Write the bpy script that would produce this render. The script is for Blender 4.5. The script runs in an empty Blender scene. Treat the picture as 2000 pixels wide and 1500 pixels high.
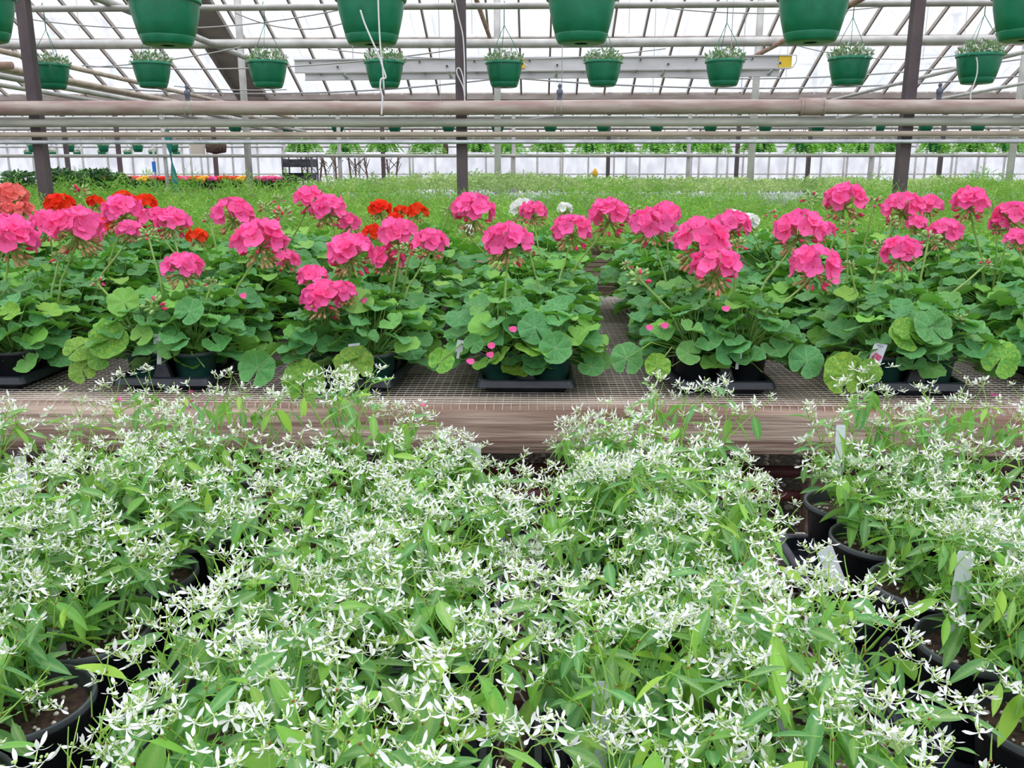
import bpy, math, random
import numpy as np
from mathutils import Vector, Matrix, Euler
R = random.Random(7)
NR = np.random.RandomState(11)
PI = math.pi
C = bpy.context.scene.collection
SC = bpy.context.scene

# ------------------------------------------------------------------ camera
CAMZ = 1.5
PITCH, YAW, ROLL, FPX = math.radians(13.55), math.radians(1.64), math.radians(0.0), 1700.0
cd = bpy.data.cameras.new('camera')
cam = bpy.data.objects.new('camera', cd); C.objects.link(cam)
cd.sensor_fit = 'HORIZONTAL'; cd.sensor_width = 36.0; cd.lens = 36.0 * FPX / 2000.0
cd.clip_start = 0.02; cd.clip_end = 400
cam.location = (0, 0, CAMZ)
MR = Matrix.Rotation(YAW, 3, 'Z') @ Matrix.Rotation(PI/2 - PITCH, 3, 'X') @ Matrix.Rotation(ROLL, 3, 'Z')
cam.rotation_euler = MR.to_euler()
SC.camera = cam

def ray(px, py):
    return MR @ Vector(((px-1000)/FPX, -(py-750)/FPX, -1.0))
def atY(px, py, Y):
    r = ray(px, py); t = Y / r.y
    return Vector((r.x*t, Y, CAMZ + r.z*t))
def atZ(px, py, Z):
    r = ray(px, py); t = (Z-CAMZ) / r.z
    return Vector((r.x*t, r.y*t, Z))
def proj(p):
    q = MR.transposed() @ (Vector(p) - Vector((0, 0, CAMZ)))
    if q.z > -0.01: return None
    return (1000 + FPX*q.x/-q.z, 750 - FPX*q.y/-q.z)
def inview(p, m=60):
    q = proj(p)
    return q is not None and -m < q[0] < 2000+m and -m < q[1] < 1500+m

# ------------------------------------------------------------------ world: bright overcast sky
W = bpy.data.worlds.new('overcast_sky'); SC.world = W; W.use_nodes = True
nt = W.node_tree; nt.nodes.clear()
def WN(t): return nt.nodes.new(t)
tc = WN('ShaderNodeTexCoord'); sep = WN('ShaderNodeSeparateXYZ'); nt.links.new(tc.outputs['Generated'], sep.inputs[0])
noi = WN('ShaderNodeTexNoise'); noi.inputs['Scale'].default_value = 3.0; noi.inputs['Detail'].default_value = 5
nt.links.new(tc.outputs['Generated'], noi.inputs['Vector'])
ramp = WN('ShaderNodeValToRGB'); el = ramp.color_ramp.elements
el[0].position = 0.49; el[0].color = (0.22, 0.24, 0.22, 1)
el[1].position = 0.505; el[1].color = (0.51, 0.54, 0.62, 1)
e = ramp.color_ramp.elements.new(1.0); e.color = (2.12, 2.14, 2.2, 1)
mz = WN('ShaderNodeMapRange'); mz.inputs[1].default_value = -1; mz.inputs[2].default_value = 1
nt.links.new(sep.outputs['Z'], mz.inputs[0]); nt.links.new(mz.outputs[0], ramp.inputs[0])
mc = WN('ShaderNodeMapRange'); mc.inputs[1].default_value = 0.3; mc.inputs[2].default_value = 0.7
mc.inputs[3].default_value = 0.90; mc.inputs[4].default_value = 1.10
nt.links.new(noi.outputs[0], mc.inputs[0])
bg = WN('ShaderNodeBackground'); bg.inputs['Strength'].default_value = 0.92
mul = WN('ShaderNodeVectorMath'); mul.operation = 'SCALE'
nt.links.new(ramp.outputs[0], mul.inputs[0]); nt.links.new(mc.outputs[0], mul.inputs['Scale'])
nt.links.new(mul.outputs[0], bg.inputs['Color'])
wo = WN('ShaderNodeOutputWorld'); nt.links.new(bg.outputs[0], wo.inputs[0])

SC.view_settings.view_transform = 'Standard'; SC.view_settings.look = 'None'
SC.view_settings.exposure = 0.72; SC.view_settings.gamma = 1.0
SC.view_settings.use_curve_mapping = False
SC.cycles.max_bounces = 7; SC.cycles.diffuse_bounces = 4; SC.cycles.transmission_bounces = 5
SC.cycles.glossy_bounces = 2; SC.cycles.transparent_max_bounces = 10
SC.cycles.use_denoising = True
SC.cycles.caustics_reflective = False; SC.cycles.caustics_refractive = False

# ------------------------------------------------------------------ materials
def lin(c):
    return tuple(((v/255.0)/12.92 if v/255.0 <= 0.04045 else ((v/255.0+0.055)/1.055)**2.4) for v in c) + (1.0,)

def mat(name, rgb, rough=0.7, rgb2=None, scale=(8, 8, 8), detail=4, objvar=0.0, bump=0.0, bscale=60, metal=0.0,
        trans=0.0, transcol=None, back=None, spec=0.5, lo=0.35, hi=0.65, coords='Object', huevar=0.0, yvar=None, vein=None, patch=None):
    m = bpy.data.materials.new(name); m.use_nodes = True
    t = m.node_tree; n = t.nodes; L = t.links; n.clear()
    out = n.new('ShaderNodeOutputMaterial'); b = n.new('ShaderNodeBsdfPrincipled')
    b.inputs['Roughness'].default_value = rough; b.inputs['Metallic'].default_value = metal
    b.inputs['Specular IOR Level'].default_value = spec
    tcn = n.new('ShaderNodeTexCoord'); mp = n.new('ShaderNodeMapping'); mp.inputs['Scale'].default_value = scale
    L.new(tcn.outputs[coords], mp.inputs[0])
    nz = n.new('ShaderNodeTexNoise'); nz.inputs['Scale'].default_value = 1.0; nz.inputs['Detail'].default_value = detail
    L.new(mp.outputs[0], nz.inputs['Vector'])
    rp = n.new('ShaderNodeValToRGB'); rp.color_ramp.elements[0].position = lo; rp.color_ramp.elements[1].position = hi
    rp.color_ramp.elements[0].color = lin(rgb); rp.color_ramp.elements[1].color = lin(rgb2 or rgb)
    L.new(nz.outputs[0], rp.inputs[0])
    col = rp.outputs[0]
    if patch:
        pn = n.new('ShaderNodeTexNoise'); pn.inputs['Detail'].default_value = 6; pm_ = n.new('ShaderNodeMapping'); pm_.inputs['Scale'].default_value = patch[1]
        L.new(tcn.outputs[coords], pm_.inputs[0]); L.new(pm_.outputs[0], pn.inputs['Vector']); pn.inputs['Scale'].default_value = 1.0
        pr = n.new('ShaderNodeMapRange'); pr.inputs[1].default_value = .45; pr.inputs[2].default_value = .62; pr.inputs[4].default_value = patch[2]
        px_ = n.new('ShaderNodeMix'); px_.data_type = 'RGBA'; L.new(pn.outputs[0], pr.inputs[0]); L.new(pr.outputs[0], px_.inputs[0]); L.new(col, px_.inputs[6]); px_.inputs[7].default_value = lin(patch[0]); col = px_.outputs[2]
    if vein:
        va = n.new('ShaderNodeAttribute'); va.attribute_name = 'vein'; mv = n.new('ShaderNodeMix'); mv.data_type = 'RGBA'
        vm = n.new('ShaderNodeMath'); vm.operation = 'MULTIPLY'; vm.inputs[1].default_value = vein[1]
        L.new(va.outputs['Fac'], vm.inputs[0]); L.new(vm.outputs[0], mv.inputs[0]); L.new(col, mv.inputs[6]); mv.inputs[7].default_value = lin(vein[0]); col = mv.outputs[2]
    oi = None
    if objvar or huevar or yvar:
        oi = n.new('ShaderNodeObjectInfo')
    if yvar:      # a share of the objects (leaves) turning towards another colour
        mx = n.new('ShaderNodeMix'); mx.data_type = 'RGBA'
        gt = n.new('ShaderNodeMapRange'); gt.inputs[1].default_value = yvar[1]; gt.inputs[2].default_value = 1.0
        gt.inputs[3].default_value = 0; gt.inputs[4].default_value = 1
        L.new(oi.outputs['Random'], gt.inputs[0]); L.new(gt.outputs[0], mx.inputs[0])
        L.new(col, mx.inputs[6]); mx.inputs[7].default_value = lin(yvar[0]); col = mx.outputs[2]
    if back:
        ge = n.new('ShaderNodeNewGeometry'); mb = n.new('ShaderNodeMix'); mb.data_type = 'RGBA'
        L.new(ge.outputs['Backfacing'], mb.inputs[0]); L.new(col, mb.inputs[6]); mb.inputs[7].default_value = lin(back)
        col = mb.outputs[2]
    if objvar or huevar:
        hs = n.new('ShaderNodeHueSaturation'); L.new(col, hs.inputs['Color'])
        a = n.new('ShaderNodeMapRange'); a.inputs[3].default_value = 1-objvar; a.inputs[4].default_value = 1+objvar
        L.new(oi.outputs['Random'], a.inputs[0]); L.new(a.outputs[0], hs.inputs['Value'])
        if huevar:
            mm = n.new('ShaderNodeMath'); mm.operation = 'MULTIPLY'; mm.inputs[1].default_value = 7.31
            fr = n.new('ShaderNodeMath'); fr.operation = 'FRACT'
            h = n.new('ShaderNodeMapRange'); h.inputs[3].default_value = 0.5-huevar; h.inputs[4].default_value = 0.5+huevar
            L.new(oi.outputs['Random'], mm.inputs[0]); L.new(mm.outputs[0], fr.inputs[0]); L.new(fr.outputs[0], h.inputs[0])
            L.new(h.outputs[0], hs.inputs['Hue'])
        col = hs.outputs[0]
    L.new(col, b.inputs['Base Color'])
    if bump:
        bz = n.new('ShaderNodeTexNoise'); bz.inputs['Scale'].default_value = bscale; bz.inputs['Detail'].default_value = 3
        if scale[0] != scale[1]:
            L.new(mp.outputs[0], bz.inputs['Vector'])
        else:
            L.new(tcn.outputs[coords], bz.inputs['Vector'])
        bp = n.new('ShaderNodeBump'); bp.inputs['Strength'].default_value = bump; bp.inputs['Distance'].default_value = 0.01
        L.new(bz.outputs[0], bp.inputs['Height']); L.new(bp.outputs[0], b.inputs['Normal'])
    sh = b.outputs[0]
    if trans:
        tr = n.new('ShaderNodeBsdfTranslucent')
        if transcol: tr.inputs['Color'].default_value = lin(transcol)
        else: L.new(col, tr.inputs['Color'])
        ms = n.new('ShaderNodeMixShader'); ms.inputs[0].default_value = trans
        L.new(sh, ms.inputs[1]); L.new(tr.outputs[0], ms.inputs[2]); sh = ms.outputs[0]
    L.new(sh, out.inputs[0])
    return m

def pane_mat(name, clear, tint, diffuse):
    m = bpy.data.materials.new(name); m.use_nodes = True
    t = m.node_tree; n = t.nodes; L = t.links; n.clear()
    out = n.new('ShaderNodeOutputMaterial'); tp = n.new('ShaderNodeBsdfTransparent'); tl = n.new('ShaderNodeBsdfTranslucent')
    tp.inputs[0].default_value = (*tint, 1)
    tcn = n.new('ShaderNodeTexCoord'); nz = n.new('ShaderNodeTexNoise'); nz.inputs['Scale'].default_value = 1.3; nz.inputs['Detail'].default_value = 4
    mp = n.new('ShaderNodeMapping'); mp.inputs['Scale'].default_value = (2.2, 0.9, 1)
    ge = n.new('ShaderNodeNewGeometry')
    L.new(ge.outputs['Position'], mp.inputs[0]); L.new(mp.outputs[0], nz.inputs['Vector'])
    rp = n.new('ShaderNodeValToRGB'); rp.color_ramp.elements[0].position = 0.35; rp.color_ramp.elements[1].position = 0.6
    rp.color_ramp.elements[0].color = tuple(v*0.87 for v in diffuse) + (1,); rp.color_ramp.elements[1].color = (*diffuse, 1)
    L.new(nz.outputs[0], rp.inputs[0]); L.new(rp.outputs[0], tl.inputs[0])
    ms = n.new('ShaderNodeMixShader'); ms.inputs[0].default_value = 1-clear
    L.new(tp.outputs[0], ms.inputs[1]); L.new(tl.outputs[0], ms.inputs[2]); L.new(ms.outputs[0], out.inputs[0])
    return m

M = {}
M['eleaf'] = mat('euphorbia_leaf', vein=((176, 208, 138), .6), rgb=(92, 146, 86), rough=0.58, rgb2=(118, 172, 102), scale=(30, 30, 30), detail=3, objvar=0.16, trans=0.30, transcol=(138, 206, 59), back=(156, 197, 124), spec=0.4, huevar=0.02, yvar=((145, 192, 70), 0.55))
M['estem'] = mat('euphorbia_stem', (144, 193, 84), 0.6, (169, 209, 102), trans=0.2)
M['enode'] = mat('euphorbia_node', (138, 84, 48), 0.7, (160, 96, 60))
M['bract'] = mat('white_bract', (240, 241, 240), 0.6, (250, 250, 249), trans=0.25, spec=0.2)
M['egreen'] = mat('euphorbia_bud', (176, 204, 120), 0.6, (198, 216, 150))
M['gleaf'] = mat('geranium_leaf', vein=((166, 206, 146), .5), rgb=(66, 140, 70), rough=0.5, rgb2=(106, 174, 104), scale=(22, 22, 22), detail=4, objvar=0.15, trans=0.22, transcol=(116, 192, 45), back=(133, 180, 112), spec=0.4, huevar=0.012, bump=0.45, bscale=38, yvar=((135, 190, 76), 0.6))
M['gyellow'] = mat('yellowed_geranium_leaf', vein=((160, 202, 96), .5), rgb=(92, 160, 56), rough=0.58, rgb2=(166, 200, 62), scale=(14, 14, 14), detail=2, trans=0.3, objvar=0.12, huevar=.015, lo=.4, hi=.75)
M['budgreen'] = mat('green_flower_bud', (128, 170, 92), 0.6, (164, 192, 122), (40, 40, 40), 2)
M['gstem'] = mat('geranium_stem', (128, 172, 84), 0.6, (156, 184, 98), trans=0.1)
M['gsepal'] = mat('geranium_bud', (149, 169, 95), 0.6, (205, 140, 109), (60, 60, 60), 2)
def petal(n, a, b): return mat(n, a, 0.6, b, (26, 26, 26), 3, trans=0.30, objvar=0.09, spec=0.25, huevar=0.006)
M['pink'] = petal('pink_petal', (255, 84, 162), (255, 130, 196))
M['pinkdeep'] = petal('deep_pink_petal', (240, 60, 120), (246, 90, 140))
M['red'] = petal('orange_red_petal', (238, 44, 14), (246, 74, 26))
M['salmon'] = petal('salmon_petal', (240, 108, 106), (247, 140, 136))
M['white'] = petal('white_petal', (236, 236, 232), (250, 250, 248))
M['soil'] = mat('potting_soil', (46, 33, 29), 0.95, (92, 68, 57), (90, 90, 90), 5, bump=0.8, bscale=140)
M['perlite'] = mat('perlite', (212, 204, 190), 0.9, (236, 230, 220))
M['blackpot'] = mat('black_plastic', (24, 27, 33), 0.42, (34, 38, 44), (5, 5, 5), bump=0.06, bscale=80)
M['tray'] = mat('black_tray_plastic', (33, 38, 46), 0.36, (51, 55, 66), (14, 14, 14), bump=0.35, bscale=26)
M['potrim'] = mat('worn_black_plastic', (59, 63, 69), 0.5, (88, 92, 96), (20, 20, 20))
M['greenpot'] = mat('dark_green_plastic', (31, 75, 69), 0.45, (42, 89, 80), (6, 6, 6))
M['basket'] = mat('green_basket_plastic', (13, 111, 77), 0.32, (22, 124, 88), (5, 5, 5), bump=0.1, bscale=14)
M['basketrim'] = mat('green_basket_rim', (27, 133, 100), 0.35, (40, 144, 111))
M['basketdark'] = mat('drain_hole', (14, 34, 28), 0.7)
M['tag'] = mat('white_plastic_tag', (218, 224, 234), 0.5, (232, 236, 242), (4, 4, 4))
M['tagpink'] = mat('printed_pink_flower', (214, 84, 140), 0.5, (232, 110, 160), (200, 200, 200))
M['tagprint'] = mat('grey_print', (136, 142, 150), 0.6)
M['wood'] = mat('weathered_wood', (133, 107, 94), 0.85, (205, 186, 168), (1.7, 38, 38), 10, bump=0.7, bscale=2.0, lo=0.34, hi=0.66, patch=((132, 100, 84), (1.1, 9, 9), .75))
M['wooddark'] = mat('damp_board', (60, 45, 37), 0.88, (108, 88, 74), (1.6, 26, 26), 7, bump=0.8, bscale=1.0)
M['woodred'] = mat('reddish_board', (86, 58, 52), 0.85, (128, 98, 90), (2, 22, 22), 7, bump=0.6, bscale=1.0)
M['wire'] = mat('weathered_wire', (196, 188, 178), 0.6, (224, 216, 206), (20, 20, 20), metal=0.2)
M['post'] = mat('dark_post', (77, 67, 71), 0.7, (98, 86, 88), (6, 6, 3), bump=0.2)
M['galv'] = mat('galvanised_pipe', (176, 174, 170), 0.5, (204, 202, 198), (5, 5, 5), metal=0.25)
M['bright'] = mat('bright_conduit', (190, 196, 206), 0.35, (222, 226, 232), metal=0.35)
M['main'] = mat('dusty_main_pipe', (162, 135, 129), 0.7, (190, 177, 168), (3, 16, 16), 7, bump=0.15, bscale=30)
M['pipegrey'] = mat('grey_green_pipe', (159, 161, 150), 0.65, (189, 189, 178), (3, 14, 14), 6)
M['pipetan'] = mat('tan_pipe', (169, 152, 137), 0.65, (200, 185, 169), (3, 14, 14), 6)
M['rust'] = mat('rusty_pipe', (150, 104, 84), 0.75, (188, 160, 142), (6, 6, 3), 6)
M['maroon'] = mat('maroon_pipe', (78, 36, 38), 0.5, (104, 54, 54), (4, 12, 12))
M['rafter'] = mat('weathered_rafter', (157, 146, 138), 0.7, (192, 182, 171), (4, 1, 4), 5)
M['purlin'] = mat('pinkish_purlin', (172, 140, 132), 0.7, (196, 172, 162), (2, 9, 9))
M['gutter'] = mat('gutter_metal', (160, 144, 136), 0.6, (184, 174, 168), (2, 8, 8))
M['alu'] = mat('aluminium', (200, 198, 200), 0.4, (222, 220, 222), (2, 6, 6), metal=0.3)
M['yellow'] = mat('yellow_end_cap', (232, 190, 40), 0.5, (240, 206, 60))
M['hole'] = mat('rung_end', (84, 80, 84), 0.6)
M['panel'] = mat('opaque_grey_panel', (150, 144, 140), 0.8, (176, 170, 164), (2, 2, 2))
M['pane'] = pane_mat('poly_glazing', 0.60, (0.92, 0.93, 0.94), (0.74, 0.75, 0.78))
M['wallpane'] = pane_mat('poly_wall', 0.0, (0.9, 0.92, 0.93), (0.95, 0.95, 0.98))
M['ground'] = mat('dark_gravel', (38, 34, 30), 0.95, (112, 102, 90), (42, 42, 42), 5, bump=1.0, bscale=70)
M['gravel'] = mat('gravel_stone', (140, 130, 116), 0.9, (190, 178, 162), (60, 60, 60))
M['feather'] = mat('feathery_green', (113, 174, 66), 0.7, (191, 223, 109), (2.6, 2.6, 2.6), 5, trans=0.30, transcol=(140, 190, 60))
M['feather2'] = mat('deeper_feathery_green', (86, 161, 65), 0.7, (151, 210, 97), (3, 3, 3), 5, trans=0.3, transcol=(138, 206, 59))
M['pale'] = mat('pale_variegated_leaf', (135, 169, 95), 0.7, (189, 214, 135), (2.2, 2.2, 2.2), 4, trans=0.25)
M['darkbush'] = mat('dark_bush_leaf', (44, 89, 48), 0.6, (80, 127, 66), (3, 3, 3), 4, trans=0.15)
M['fern'] = mat('fern_green', (111, 183, 75), 0.6, (160, 219, 107), (4, 4, 4), 4, trans=0.35, transcol=(139, 202, 54), objvar=0.1)
M['basketleaf'] = mat('basket_leaf', (109, 147, 95), 0.6, (158, 189, 131), (30, 30, 30), trans=0.2)
M['stringw'] = mat('white_cable', (222, 222, 222), 0.5)
M['wiregrey'] = mat('grey_cable', (170, 168, 168), 0.6)
M['nozzle'] = mat('sprinkler_plastic', (96, 100, 118), 0.5)
M['teal'] = mat('teal_tarp', (52, 140, 130), 0.7)
M['blue'] = mat('blue_card', (40, 120, 200), 0.6)
M['cart'] = mat('dark_crate', (62, 62, 68), 0.7, (84, 84, 92))
M['cream'] = mat('cream_board', (206, 196, 180), 0.8)
M['lavender'] = mat('magenta_bloom', (214, 60, 120), 0.6, (230, 90, 150))
M['yflower'] = mat('yellow_bloom', (240, 180, 40), 0.6)

# ------------------------------------------------------------------ mesh helpers
class MB:
    def __init__(s): s.v = []; s.f = []; s.m = []; s.sm = []
    def add(s, vs, fs, mi=0, smooth=True):
        o = len(s.v); s.v += [tuple(v) for v in vs]; s.f += [tuple(i+o for i in f) for f in fs]
        s.m += [mi]*len(fs); s.sm += [smooth]*len(fs)
    def box(s, c, d, mi=0, rot=None):
        x, y, z = d[0]/2, d[1]/2, d[2]/2
        vs = [Vector((a*x, b*y, e*z)) for a in (-1, 1) for b in (-1, 1) for e in (-1, 1)]
        if rot is not None: vs = [rot @ v for v in vs]
        vs = [v + Vector(c) for v in vs]
        s.add(vs, [(0, 1, 3, 2), (4, 6, 7, 5), (0, 4, 5, 1), (2, 3, 7, 6), (0, 2, 6, 4), (1, 5, 7, 3)], mi, False)
    def tube(s, pts, r, n=6, mi=0, cap=True):
        pts = [Vector(p) for p in pts]; k = len(pts)
        rs = r if isinstance(r, (list, tuple)) else [r]*k
        vs = []; up = None
        for i, p in enumerate(pts):
            d = (pts[min(i+1, k-1)] - pts[max(i-1, 0)])
            if d.length < 1e-9: d = Vector((0, 0, 1))
            d.normalize()
            if up is None:
                up = Vector((0, 0, 1)) if abs(d.z) < 0.9 else Vector((1, 0, 0))
            a = d.cross(up)
            if a.length < 1e-5: a = d.orthogonal()
            a.normalize(); b = a.cross(d); up = b
            for j in range(n):
                t = 2*PI*j/n
                vs.append(p + (a*math.cos(t) + b*math.sin(t))*rs[i])
        fs = [(i*n+j, i*n+(j+1) % n, (i+1)*n+(j+1) % n, (i+1)*n+j) for i in range(k-1) for j in range(n)]
        if cap: fs += [tuple(range(n-1, -1, -1)), tuple(range((k-1)*n, k*n))]
        s.add(vs, fs, mi, n > 4)
    def lathe(s, prof, n=24, c=(0, 0, 0), mi=0, capb=False, capt=False):
        vs = [(c[0]+r*math.cos(2*PI*j/n), c[1]+r*math.sin(2*PI*j/n), c[2]+z) for r, z in prof for j in range(n)]
        k = len(prof)
        fs = [(i*n+j, i*n+(j+1) % n, (i+1)*n+(j+1) % n, (i+1)*n+j) for i in range(k-1) for j in range(n)]
        if capb: fs.append(tuple(range(n-1, -1, -1)))
        if capt: fs.append(tuple(range((k-1)*n, k*n)))
        s.add(vs, fs, mi)
    def ball(s, c, r, mi=0, sc=(1, 1, 1), rot=None, n=5, k=3):
        vs = [Vector((0, 0, -1))]
        for i in range(1, k):
            a = -PI/2 + PI*i/k
            for j in range(n): vs.append(Vector((math.cos(a)*math.cos(2*PI*j/n), math.cos(a)*math.sin(2*PI*j/n), math.sin(a))))
        vs.append(Vector((0, 0, 1)))
        out = []
        for v in vs:
            v = Vector((v.x*r*sc[0], v.y*r*sc[1], v.z*r*sc[2]))
            if rot is not None: v = rot @ v
            out.append(v + Vector(c))
        fs = [(0, 1+(j+1) % n, 1+j) for j in range(n)]
        for i in range(k-2):
            for j in range(n): fs.append((1+i*n+j, 1+i*n+(j+1) % n, 1+(i+1)*n+(j+1) % n, 1+(i+1)*n+j))
        b = 1+(k-2)*n; t = len(vs)-1
        fs += [(b+j, b+(j+1) % n, t) for j in range(n)]
        s.add(out, fs, mi)
    vein = None
    def mesh(s, name, mats):
        me = bpy.data.meshes.new(name); me.from_pydata(s.v, [], s.f)
        for m in (mats if isinstance(mats, (list, tuple)) else [mats]): me.materials.append(m)
        me.polygons.foreach_set('material_index', s.m); me.polygons.foreach_set('use_smooth', s.sm)
        if s.vein:
            at_ = me.attributes.new('vein', 'FLOAT', 'POINT'); at_.data.foreach_set('value', (s.vein+[0.0]*len(s.v))[:len(s.v)])
        me.update(); return me
    def build(s, name, mats, parent=None, M_=None, **kw):
        return inst(name, s.mesh(name, mats), parent, M_, **kw)

def inst(name, me, parent=None, M_=None, label=None, cat=None, group=None, kind=None):
    o = bpy.data.objects.new(name, me); C.objects.link(o)
    if parent is not None: o.parent = parent
    if M_ is not None: o.matrix_basis = M_
    return tag(o, label, cat, group, kind)
def tag(o, label=None, cat=None, group=None, kind=None):
    if label: o['label'] = label
    if cat: o['category'] = cat
    if group: o['group'] = group
    if kind: o['kind'] = kind
    return o
def empty(name, loc=(0, 0, 0), rz=0, label=None, cat=None, group=None, kind=None):
    o = bpy.data.objects.new(name, None); C.objects.link(o); o.location = loc; o.rotation_euler = (0, 0, rz)
    o.empty_display_size = 0.05
    return tag(o, label, cat, group, kind)
T = Matrix.Translation
def basis(loc, x, z, s=1.0):
    """matrix with local X along x, Z near z"""
    x = Vector(x).normalized(); z = Vector(z); y = z.cross(x)
    if y.length < 1e-6: y = x.orthogonal()
    y.normalize(); z = x.cross(y)
    m = Matrix((x*s, y*s, z*s)).transposed().to_4x4(); m.translation = Vector(loc); return m

def blades(name, P, D, Ln, Wd, mats, parent=None, bend=0.3, mi=None, **kw):
    """many thin leaf blades: a bent quad and a tip triangle each, one mesh"""
    N = len(P)
    D = D/np.linalg.norm(D, axis=1)[:, None]
    side = np.cross(D, NR.normal(size=(N, 3))); side /= (np.linalg.norm(side, axis=1)[:, None]+1e-9)
    nrm = np.cross(side, D)
    Ln = Ln[:, None]; Wd = Wd[:, None]
    a = P; mid = P + D*Ln*0.5 + nrm*Ln*bend*0.12; tip = P + D*Ln - np.array([[0, 0, 1.0]])*Ln*bend*0.4
    V = np.stack([a, mid-side*Wd/2, mid+side*Wd/2, tip], 1).reshape(-1, 3)
    base = np.arange(N)[:, None]*4
    tri = np.concatenate([base+np.array([[0, 2, 1]]), base+np.array([[1, 2, 3]])], 1).reshape(-1, 3)
    me = bpy.data.meshes.new(name); me.vertices.add(len(V)); me.vertices.foreach_set('co', V.ravel())
    nt_ = len(tri); me.loops.add(nt_*3); me.loops.foreach_set('vertex_index', tri.ravel())
    me.polygons.add(nt_); me.polygons.foreach_set('loop_start', np.arange(nt_)*3)
    for m in (mats if isinstance(mats, list) else [mats]): me.materials.append(m)
    if mi is not None: me.polygons.foreach_set('material_index', np.repeat(mi, 2).astype(np.int32))
    me.update(calc_edges=True); me.validate()
    return inst(name, me, parent, **kw)

ORD = ['first', 'second', 'third', 'fourth', 'fifth', 'sixth', 'seventh', 'eighth', 'ninth', 'tenth', 'eleventh', 'twelfth', 'thirteenth',
       'fourteenth', 'fifteenth', 'sixteenth', 'seventeenth', 'eighteenth', 'nineteenth', 'twentieth'] + ['twenty-%s' % a for a in ('first', 'second', 'third', 'fourth', 'fifth', 'sixth', 'seventh', 'eighth', 'ninth')]

# ------------------------------------------------------------------ the greenhouse
GZ, SL, BW = 3.08, 0.46, 11.3          # gutter height, roof slope, bay width
GUT = [7.6 - 11.3, 7.6, 18.9, 30.2, 41.5]
XL, XR = -27.0, 27.0
floor = MB(); floor.box((0, 19, -0.05), (58, 48, 0.1)); floor.build('floor', M['ground'], kind='structure')

ceil = empty('ceiling', (0, 0, 0), kind='structure')
RS = 0.567; PH = 0.22
def slope_z(y):                           # underside height of the roof at depth y
    for a, b in zip(GUT, GUT[1:]):
        if a <= y <= b:
            return GZ + SL*min(y-a, b-y)
    return GZ
# the slope in view: rafters, purlins and panes one by one
y0, y1 = 13.25, 18.9
rows = [18.86, 17.15, 15.40, 13.65]
raf = MB(); L_ = math.hypot(y1-y0, SL*(y1-y0)); raf.box((0, L_/2, 0), (0.035, L_, 0.07)); rme = raf.mesh('rafter', M['rafter'])
ang = -math.atan(SL)
pl = MB(); pl.box((0, 0.93, 0), (RS-0.035, 1.86, 0.008)); pme = pl.mesh('glazing_pane', M['pane'])
pl = MB(); pl.box((0, 0.2, 0), (RS-0.035, 0.40, 0.008)); pme2 = pl.mesh('glazing_pane', M['pane'])
kmin, kmax = -24, 24
for k in range(kmin, kmax+1):
    x = PH + k*RS
    inst('rafter', rme, ceil, T((x, y0, GZ+SL*(y1-y0))) @ Matrix.Rotation(ang, 4, 'X'))
    for j in range(3):
        ya = rows[j+1]
        inst('glazing_pane', pme, ceil, T((x+RS/2, ya+0.02, GZ+SL*(18.9-ya)+0.03)) @ Matrix.Rotation(ang, 4, 'X'))
    inst('glazing_pane', pme2, ceil, T((x+RS/2, 13.25, GZ+SL*(18.9-13.25)+0.03)) @ Matrix.Rotation(ang, 4, 'X'))
for ya in rows[1:]:
    b = MB(); b.box((0, ya, GZ+SL*(18.9-ya)-0.06), (52, 0.05, 0.075)); b.build('purlin', M['purlin'], ceil)
# the other slopes: joined rafters and sheets
og = MB(); orf = MB()
for a, b in zip(GUT, GUT[1:]):
    r = (a+b)/2
    for (ya, yb) in ((a, r), (r, b)):
        xs = (XL, XR)
        if abs(ya-13.25) < 0.1:            # strips either side of the slope built above
            spans = [(XL, PH+kmin*RS), (PH+(kmax+1)*RS, XR)]
        else: spans = [(XL, XR)]
        za = GZ + (SL*(r-a) if ya == r else 0); zb = GZ + (SL*(r-a) if yb == r else 0)
        for s0, s1 in spans:
            og.add([(s0, ya, za+.03), (s1, ya, za+.03), (s1, yb, zb+.03), (s0, yb, zb+.03)], [(0, 1, 2, 3)], 0, False)
            n_ = int((s1-s0)/RS/1.0)
            for i in range(n_):
                x = s0 + (i+.5)*(s1-s0)/n_
                orf.tube([(x, ya, za), (x, yb, zb)], 0.022, 4)
        for t in (0.33, 0.66):
            orf.tube([(XL, ya+(yb-ya)*t, za+(zb-za)*t-.04), (XR, ya+(yb-ya)*t, za+(zb-za)*t-.04)], 0.028, 4)
og.build('glazing_sheet', M['pane'], ceil, kind='stuff'); orf.build('rafter_framework', M['rafter'], ceil, kind='stuff')
for g in GUT[1:]:
    b = MB(); b.box((0, g, GZ+0.01), (54, 0.18, 0.02)); b.box((0, g-0.09, GZ-0.03), (54, 0.015, 0.10)); b.box((0, g+0.09, GZ-0.03), (54, 0.015, 0.10))
    b.box((0, g-0.02, GZ-0.12), (54, 0.06, 0.06))
    b.build('roof_gutter', M['gutter'], ceil)
# opaque strip in the roof at the left
xs = atY(497, 187, 18.9).x
b = MB(); b.box((0, L_/2, 0), (0.56, L_, 0.02)); b.box((-0.29, L_/2, -0.03), (0.05, L_, 0.09)); b.box((0.29, L_/2, -0.03), (0.05, L_, 0.09))
b.build('opaque_roof_panel', M['panel'], ceil, T((xs, y0, GZ+SL*(y1-y0)-0.05)) @ Matrix.Rotation(ang, 4, 'X'))

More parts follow.
